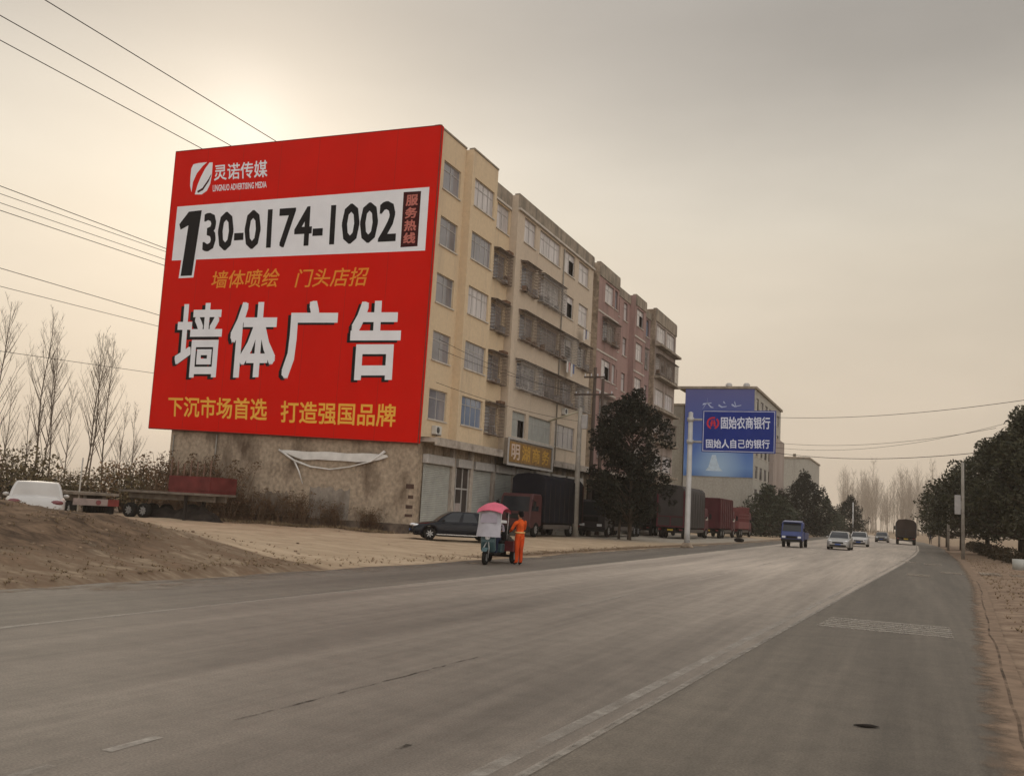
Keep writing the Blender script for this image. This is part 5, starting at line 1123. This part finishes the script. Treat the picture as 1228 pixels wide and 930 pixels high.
# rider and worker
navyp = mat('dark_blue_trousers', (.022, .028, .055), .85, .15); shirt = mat('grey_lilac_jacket', (.30, .27, .31), .85, .15)
ride = {'pelvis': ((0, 0, .87), (.15, .13)), 'waist': ((.0, 0, 1.0), (.135, .11)), 'chest': ((.03, 0, 1.18), (.155, .12)), 'collar': ((.04, 0, 1.31), (.10, .09)), 'neck': ((.05, 0, 1.39), .052), 'jaw': ((.085, 0, 1.46), (.066, .07)), 'skull': ((.06, 0, 1.545), (.083, .095)), 'crown': ((.05, 0, 1.615), (.06, .065))}
for s, t in ((1, 'l'), (-1, 'r')):
    ride.update({'hip'+t: ((.06, s*.10, .84), .105), 'knee'+t: ((.46, s*.14, .80), .075), 'ankle'+t: ((.50, s*.15, .42), .05), 'toe'+t: ((.64, s*.16, .385), .035), 'sho'+t: ((.04, s*.19, 1.28), .065), 'elb'+t: ((.26, s*.30, 1.10), .05), 'wri'+t: ((.62, s*.36, 1.09), .035), 'palm'+t: ((.70, s*.37, 1.09), (.036, .024))})
c_, s_ = math.cos(thd), math.sin(thd)
person((TX-.18*c_, TY-.18*s_, -.03), thd, 'rider in grey jacket and dark blue trousers seated under the pink canopy', ride, shirt, navyp, shoe)
wk = {'elbr': ((.14, -.28, 1.16), .055), 'wrir': ((.36, -.20, 1.12), .036), 'palmr': ((.435, -.175, 1.115), (.038, .024)), 'elbl': ((.10, .27, 1.14), .055), 'wril': ((.32, .16, 1.08), .036), 'palml': ((.39, .13, 1.075), (.038, .024)), 'kneer': ((.03, -.09, .48), .078), 'kneel': ((.0, .09, .48), .078), 'hipl': ((0, .085, .88), .115), 'hipr': ((0, -.085, .88), .115), 'anklel': ((-.02, .09, .09), .06), 'ankler': ((.0, -.09, .09), .06)}
w_ = person((-11.96, 29.65, 0), R(180-32), 'road worker in bright orange jacket and trousers standing behind the tricycle', wk, oj, ot, shoe)
refl = mat('reflective_tape', (.72, .42, .16), .4, .1)
mb = MB(); mb.lathe([(.172, 0), (.172, .045)], 'z', 18); tp = mb.build('reflective_stripe', refl, w_); tp.location = (.005, 0, 1.03); tp.scale = (.86, 1.08, 1)
# rider far away and walker
sc = empty('motor_scooter', (-5.4, 172, 0), R(-90), 'tiny motor scooter far down the road behind the oncoming cars', 'scooter')
wheel(sc, .62, .0001, .24, .24, .1, 5); wheel(sc, -.55, .0001, .24, .24, .1, 5)
mb = MB(); mb.prism([(-.75, .45), (-.2, .35), (.25, .32), (.42, .7), (.36, .95), (.28, .9), (.18, .45), (-.1, .72), (-.75, .76)], 'y', -.16, .16, 0, .04); mb.build('body', mat('scooter_dark', (.05, .05, .06), .4), sc)
mb = MB(); mb.tube([(.62, 0, .24), (.40, 0, .95)], .03, 6); mb.tube([(.34, -.3, .98), (.34, .3, .98)], .02, 6); mb.build('handlebar', black, sc)
person((-5.4, 172.25, -.03), R(-90), 'tiny rider on the far motor scooter in dark clothes', {k: ((v[0][0]-.10 if False else v[0][0], v[0][1], v[0][2]-.02), v[1]) for k, v in ride.items()}, navyp, navyp, shoe)
person((2.4, 160, 0), R(90), 'tiny dark pedestrian at the far right shoulder beside the vanishing road', {}, navyp, mat('dark_trousers', (.02, .02, .022), .9), shoe)

# ------------------------------------------------------------------ street furniture
galv = mat('galvanised_steel', (.44, .43, .42), .5, .12, 2, metal=.2); cpole = stained('concrete_pole', (.36, .33, .29), (.22, .19, .16), .5, .7, 1.5, (1, 1, .3)); wood = mat('dark_wood_pole', (.10, .075, .062), .9, .25, 2, stretch=(3, 3, .4))
rs = empty('road_sign', (-13.25, 61.2, 0), 0, 'big blue bank sign on a white roadside pole in front of the mural building', 'sign')
mb = MB(); mb.lathe([(.20, 0), (.18, 1), (.15, 8.6), (.02, 8.66)], 'z', 16); mb.build('pole', galv, rs)
mb = MB(); mb.lathe([(.42, 0), (.42, .06), (.25, .3), (.22, .3)], 'z', 12); mb.build('footing', conc, rs)
for z in (8.15, 6.72):
    mb = MB(); mb.tube([(.1, 0, z), (5.2, 0, z)], .07, 8); mb.lathe([(.22, 0), (.22, .25)], 'z', 12, (0, 0, z-.12)); mb.build('arm', galv, rs)
navs = mat('sign_blue', (.014, .030, .20), .5, .06, 1, spec=.15); wl = mat('sign_lettering', (.62, .65, .78), .5)
mb = MB(); mb.box(.78, 5.37, -.16, -.08, 6.08, 8.76, b=.02); bd = mb.build('sign_board', navs, rs)
mb = MB()
for bx in ((.84, 5.31, 6.13, 6.18), (.84, 5.31, 8.66, 8.71), (.84, .89, 6.18, 8.66), (5.26, 5.31, 6.18, 8.66)): mb.box(bx[0], bx[1], -.166, -.161, bx[2], bx[3])
mb.build('sign_border', mat('sign_border_pale', (.40, .42, .55), .5), bd)
pl = lambda a, b_: (a+13.25, -.168, b_)
lettering('lettering', '固始农商银行', [(-11.27, 7.57), (-8.22, 7.60), (-8.24, 8.36), (-11.29, 8.34)], pl, wl, bd, bold=.02)
lettering('lettering', '固始人自己的银行', [(-12.18, 6.33), (-8.23, 6.39), (-8.24, 6.95), (-12.2, 6.90)], pl, wl, bd, bold=.018)
mb = MB(); ring = lambda r_, a0, a1, k: [(1.47+r_*math.cos(R(a0+(a1-a0)*i/k)), -.17, 7.92+r_*math.sin(R(a0+(a1-a0)*i/k))) for i in range(k+1)]
for a0, a1 in ((70, 250), (-70, 50)): mb.grid([ring(.40, a0, a1, 18), ring(.29, a0, a1, 18)], 0, False)
mb.face([(1.30, -.17, 7.72), (1.42, -.17, 7.72), (1.46, -.17, 8.12), (1.36, -.17, 8.12)]); mb.face([(1.52, -.17, 7.72), (1.66, -.17, 7.72), (1.58, -.17, 8.12), (1.50, -.17, 8.12)]); mb.face([(1.30, -.171, 7.9), (1.64, -.171, 7.9), (1.64, -.171, 7.97), (1.30, -.171, 7.97)])
mb.build('emblem', mat('emblem_red', (.48, .03, .05), .5), bd, recalc=False)

lp = empty('concrete_pole', (-23.75, 70, 0), 0, 'pale concrete pole with a slanting bracket arm in front of the parked lorries', 'pole')
mb = MB(); mb.lathe([(.24, 0), (.16, 9.8), (.02, 9.83)], 'z', 12); mb.build('shaft', cpole, lp)
mb = MB(); mb.tube([(0, 0, 9.6), (-2.6, 0, 8.75)], .07, 8); mb.build('bracket_arm', mat('arm_cream', (.42, .38, .28), .6), lp)
mb = MB(); mb.box(.2, .62, -.2, .1, 8.2, 9.3, b=.03); mb.box(.1, .2, -.1, 0, 8.4, 9.1); mb.build('meter_box', mat('box_white', (.45, .43, .42), .6), lp)
up = empty('utility_pole', (-24.3, 75, 0), 0, 'tall dark utility pole with cross arms beside the pale concrete pole', 'utility pole')
mb = MB(); mb.lathe([(.2, 0), (.13, 13.8), (.02, 13.82)], 'z', 12); mb.build('shaft', wood, up)
for z, w_ in ((11.45, 1.7), (12.9, .9)):
    mb = MB(); mb.box(-w_, w_, -.2, -.1, z, z+.13); mb.build('cross_arm', wood, up)
    for k in (-.9, -.3, .3, .9):
        mb = MB(); mb.lathe([(.03, 0), (.06, .06), (.03, .1), (.06, .16), (.02, .2)], 'z', 8, (k*w_, -.15, z+.132)); mb.build('insulator', whp, up)
u2 = copy_tree(up)
for c in list(u2.children):
    if not c.name.startswith('shaft'): bpy.data.objects.remove(c)
u2.location = (-25.0, 79.5, 0); u2.scale = (1, 1, .98); u2['label'] = 'second dark utility pole just behind the first, right of it'
# right hand poles
rp = empty('thin_pole', (3.34, 77.8, 0), 0, 'thin grey pole with a white box at the right shoulder before the trees', 'pole')
mb = MB(); mb.lathe([(.13, 0), (.10, 7.0), (.02, 7.02)], 'z', 10); mb.build('shaft', cpole, rp); mb = MB(); mb.box(-.55, -.14, -.12, .12, 3.2, 4.6, b=.03); mb.box(-.14, -.09, -.05, .05, 3.6, 4.2); mb.build('meter_box', mat('box_white', None), rp)
for (x, y, h, lb_) in ((3.34, 110, 6.2, 'second thin grey pole along the right shoulder, farther off'), (3.1, 137, 4.0, 'short grey post at the end of the right hand trees')):
    e = empty('thin_pole', (x, y, 0), 0, lb_, 'pole'); mb = MB(); mb.lathe([(.13, 0), (.11, h), (.02, h+.02)], 'z', 10); mb.build('shaft', cpole, e)
for (x, y, z0) in ((-41.9, 39.5, 0),):
    e = empty('thin_post', (x, y, 0), 0, 'thin pale post standing at the pale tail of the low trailer', 'post'); mb = MB(); mb.lathe([(.045, 0), (.04, 3.3), (.01, 3.32)], 'z', 8); mb.build('shaft', mat('post_pale', (.42, .40, .36), .6), e)
fp = empty('thin_pole', (-11.9, 219, 0), 0, 'white far pole at the roadside behind the oncoming white car', 'pole'); mb = MB(); mb.lathe([(.14, 0), (.1, 7.2), (.02, 7.22)], 'z', 8); mb.build('shaft', mat('post_white', None), fp)
# guard rail end on the right
gr_ = empty('guard_rail', (3.1, 35, 0), R(-8), 'white rounded guard rail end on dark posts at the right picture edge', 'guard rail')
mb = MB(); rows = []
wp = [(0, .66), (.05, .69), (.0, .74), (-.03, .80), (.0, .86), (.05, .91), (0, .95)]
for x in (0, .25, .5, 1, 2, 3, 4.2): rows.append([(x, -d_*1.4-.02, z+.12) for d_, z in wp])
mb.grid(rows); mb.grid([[(p[0], p[1]+.03, p[2]) for p in r_] for r_ in rows], flip=True); mb.build('rail', galv, gr_)
mb = MB(); mb.tube([(.02, -.03, .76), (.02, -.03, 1.10)], .19, 14); mb.build('rounded_end', mat('rail_white', (.42, .42, .39), .5), gr_)
for x in (.55, .85, 2.6):
    mb = MB(); mb.box(x-.05, x+.05, .05, .17, -.1, .98); mb.build('post', alud, gr_)
cp = empty('concrete_bollard', (4.35, 34.6, 0), 0, 'thick grey concrete bollard behind the white guard rail end', 'bollard'); mb = MB(); mb.box(-.24, .24, -.24, .24, -.1, 1.25, b=.05); mb.build('shaft', cpole, cp)
# dark bundle and road litter
mb = MB(); mb.blob((0, 0, .16), (.95, .32, .2), 12, jit=.12); o = tag(mb.build('dark_bundle', mat('bundle_black', (.02, .017, .016), .9, .3)), 'long black bundle lying on the pale roadside near the parked lorries', 'bundle'); o.location = (-14.7, 90, -.02); o.rotation_euler.z = R(-58)
mb = MB(); mb.blob((0, 0, .012), (.10, .035, .014), 10, jit=.3); o = tag(mb.build('road_litter', mat('litter_dark', (.03, .025, .022), .9)), 'small dark scrap lying on the right shoulder asphalt', 'litter'); o.location = (-.39, 9.72, -.002); o.rotation_euler.z = R(20)

# ------------------------------------------------------------------ overhead wires
wm = mat('wire_black', (.03, .028, .027), .6, .1)
def wire(label, a, b_, sag=0., r_=.018, group=None):
    a, b_ = Vector(a), Vector(b_); mb = MB(); pts = []
    for i in range(25):
        t = i/24; p = a.lerp(b_, t); p.z -= sag*4*t*(1-t); pts.append(p)
    mb.tube(pts, r_, 5); return tag(mb.build('power_line', wm), label, 'power line', group)
G_ = 'power lines crossing the sky at the left'
for X, z, lb_ in ((-54.5, 30, 'lowest of the three steep power lines running to the billboard top'), (-51.6, 30, 'middle one of the three steep power lines above the billboard'), (-47.25, 30, 'uppermost steep power line ending behind the billboard top edge')): wire(lb_, (X, -30, z), (X, 130, z), 0, .032, G_)
for X, za, zb, lb_, rr_ in ((-56, 21.2, 21.2, 'upper power line of the close set at mid left sky', .028), (-56, 20.7, 20.95, 'second power line of the close set at mid left sky', .022), (-56, 20.1, 20.3, 'third power line of the close set at mid left sky', .022), (-56, 19.6, 19.8, 'lowest power line of the close set at mid left sky', .026), (-56, 15.8, 15.7, 'upper power line of the lower pair above the bare trees', .024), (-56, 14.6, 14.8, 'lower power line of the lower pair above the bare trees', .02), (-56, 10.3, 11.0, 'faint power line passing among the bare tree tops', .018)):
    s_ = (zb-za)/15; wire(lb_, (-56, 44-60, za-s_*60), (-56, 120, zb+s_*61), 0, rr_, G_)
for k, (z, lb_) in enumerate(((12.0, 'upper wire from the utility pole across the yellow facade'), (11.4, 'lower wire from the utility pole across the yellow facade'), (9.3, 'lowest wire strung along the yellow facade above the canopy'))):
    wire(lb_, (-24.3-1.98+k*.8, 74.85, 11.72 if k < 2 else 9.2), (-27.2, 52.3, z), .35, .016, 'wires along the yellow facade')
Gr = 'wires crossing over the far road'
wire('upper wire rising over the right hand trees from the mural building', (-20.9, 141, 17.0), (14, 104, 15.7), 1.0, .03, Gr)
wire('black level wire between the mural building and the right hand trees', (-20.9, 141, 12.2), (7.0, 108, 10.2), 1.0, .034, Gr)
wire('faint wire just above the level wire over the road', (-20.9, 142, 13.6), (8, 112, 13.0), 1.2, .022, Gr)
wire('second faint wire above the level wire over the road', (-20.9, 143, 13.0), (9, 113, 13.6), 1.6, .02, Gr)

# ------------------------------------------------------------------ haze
mb = MB(); mb.box(-1510, 1510, -1510, 1510, -1.2, 34); hz = mb.build('haze', None or mat('haze_tmp', (1, 1, 1)))
hm = bpy.data.materials.new('haze_air'); hm.use_nodes = True; hm.node_tree.nodes.clear(); n = hm.node_tree.nodes
ho = n.new('ShaderNodeOutputMaterial'); pv = n.new('ShaderNodeVolumePrincipled'); hm.node_tree.links.new(pv.outputs[0], ho.inputs['Volume'])
pv.inputs['Density'].default_value = .0004; pv.inputs['Color'].default_value = (.92, .84, .74, 1); pv.inputs['Anisotropy'].default_value = .3
hz.data.materials.clear(); hz.data.materials.append(hm); tag(hz, 'warm grey winter haze filling the air', 'haze', kind='stuff')
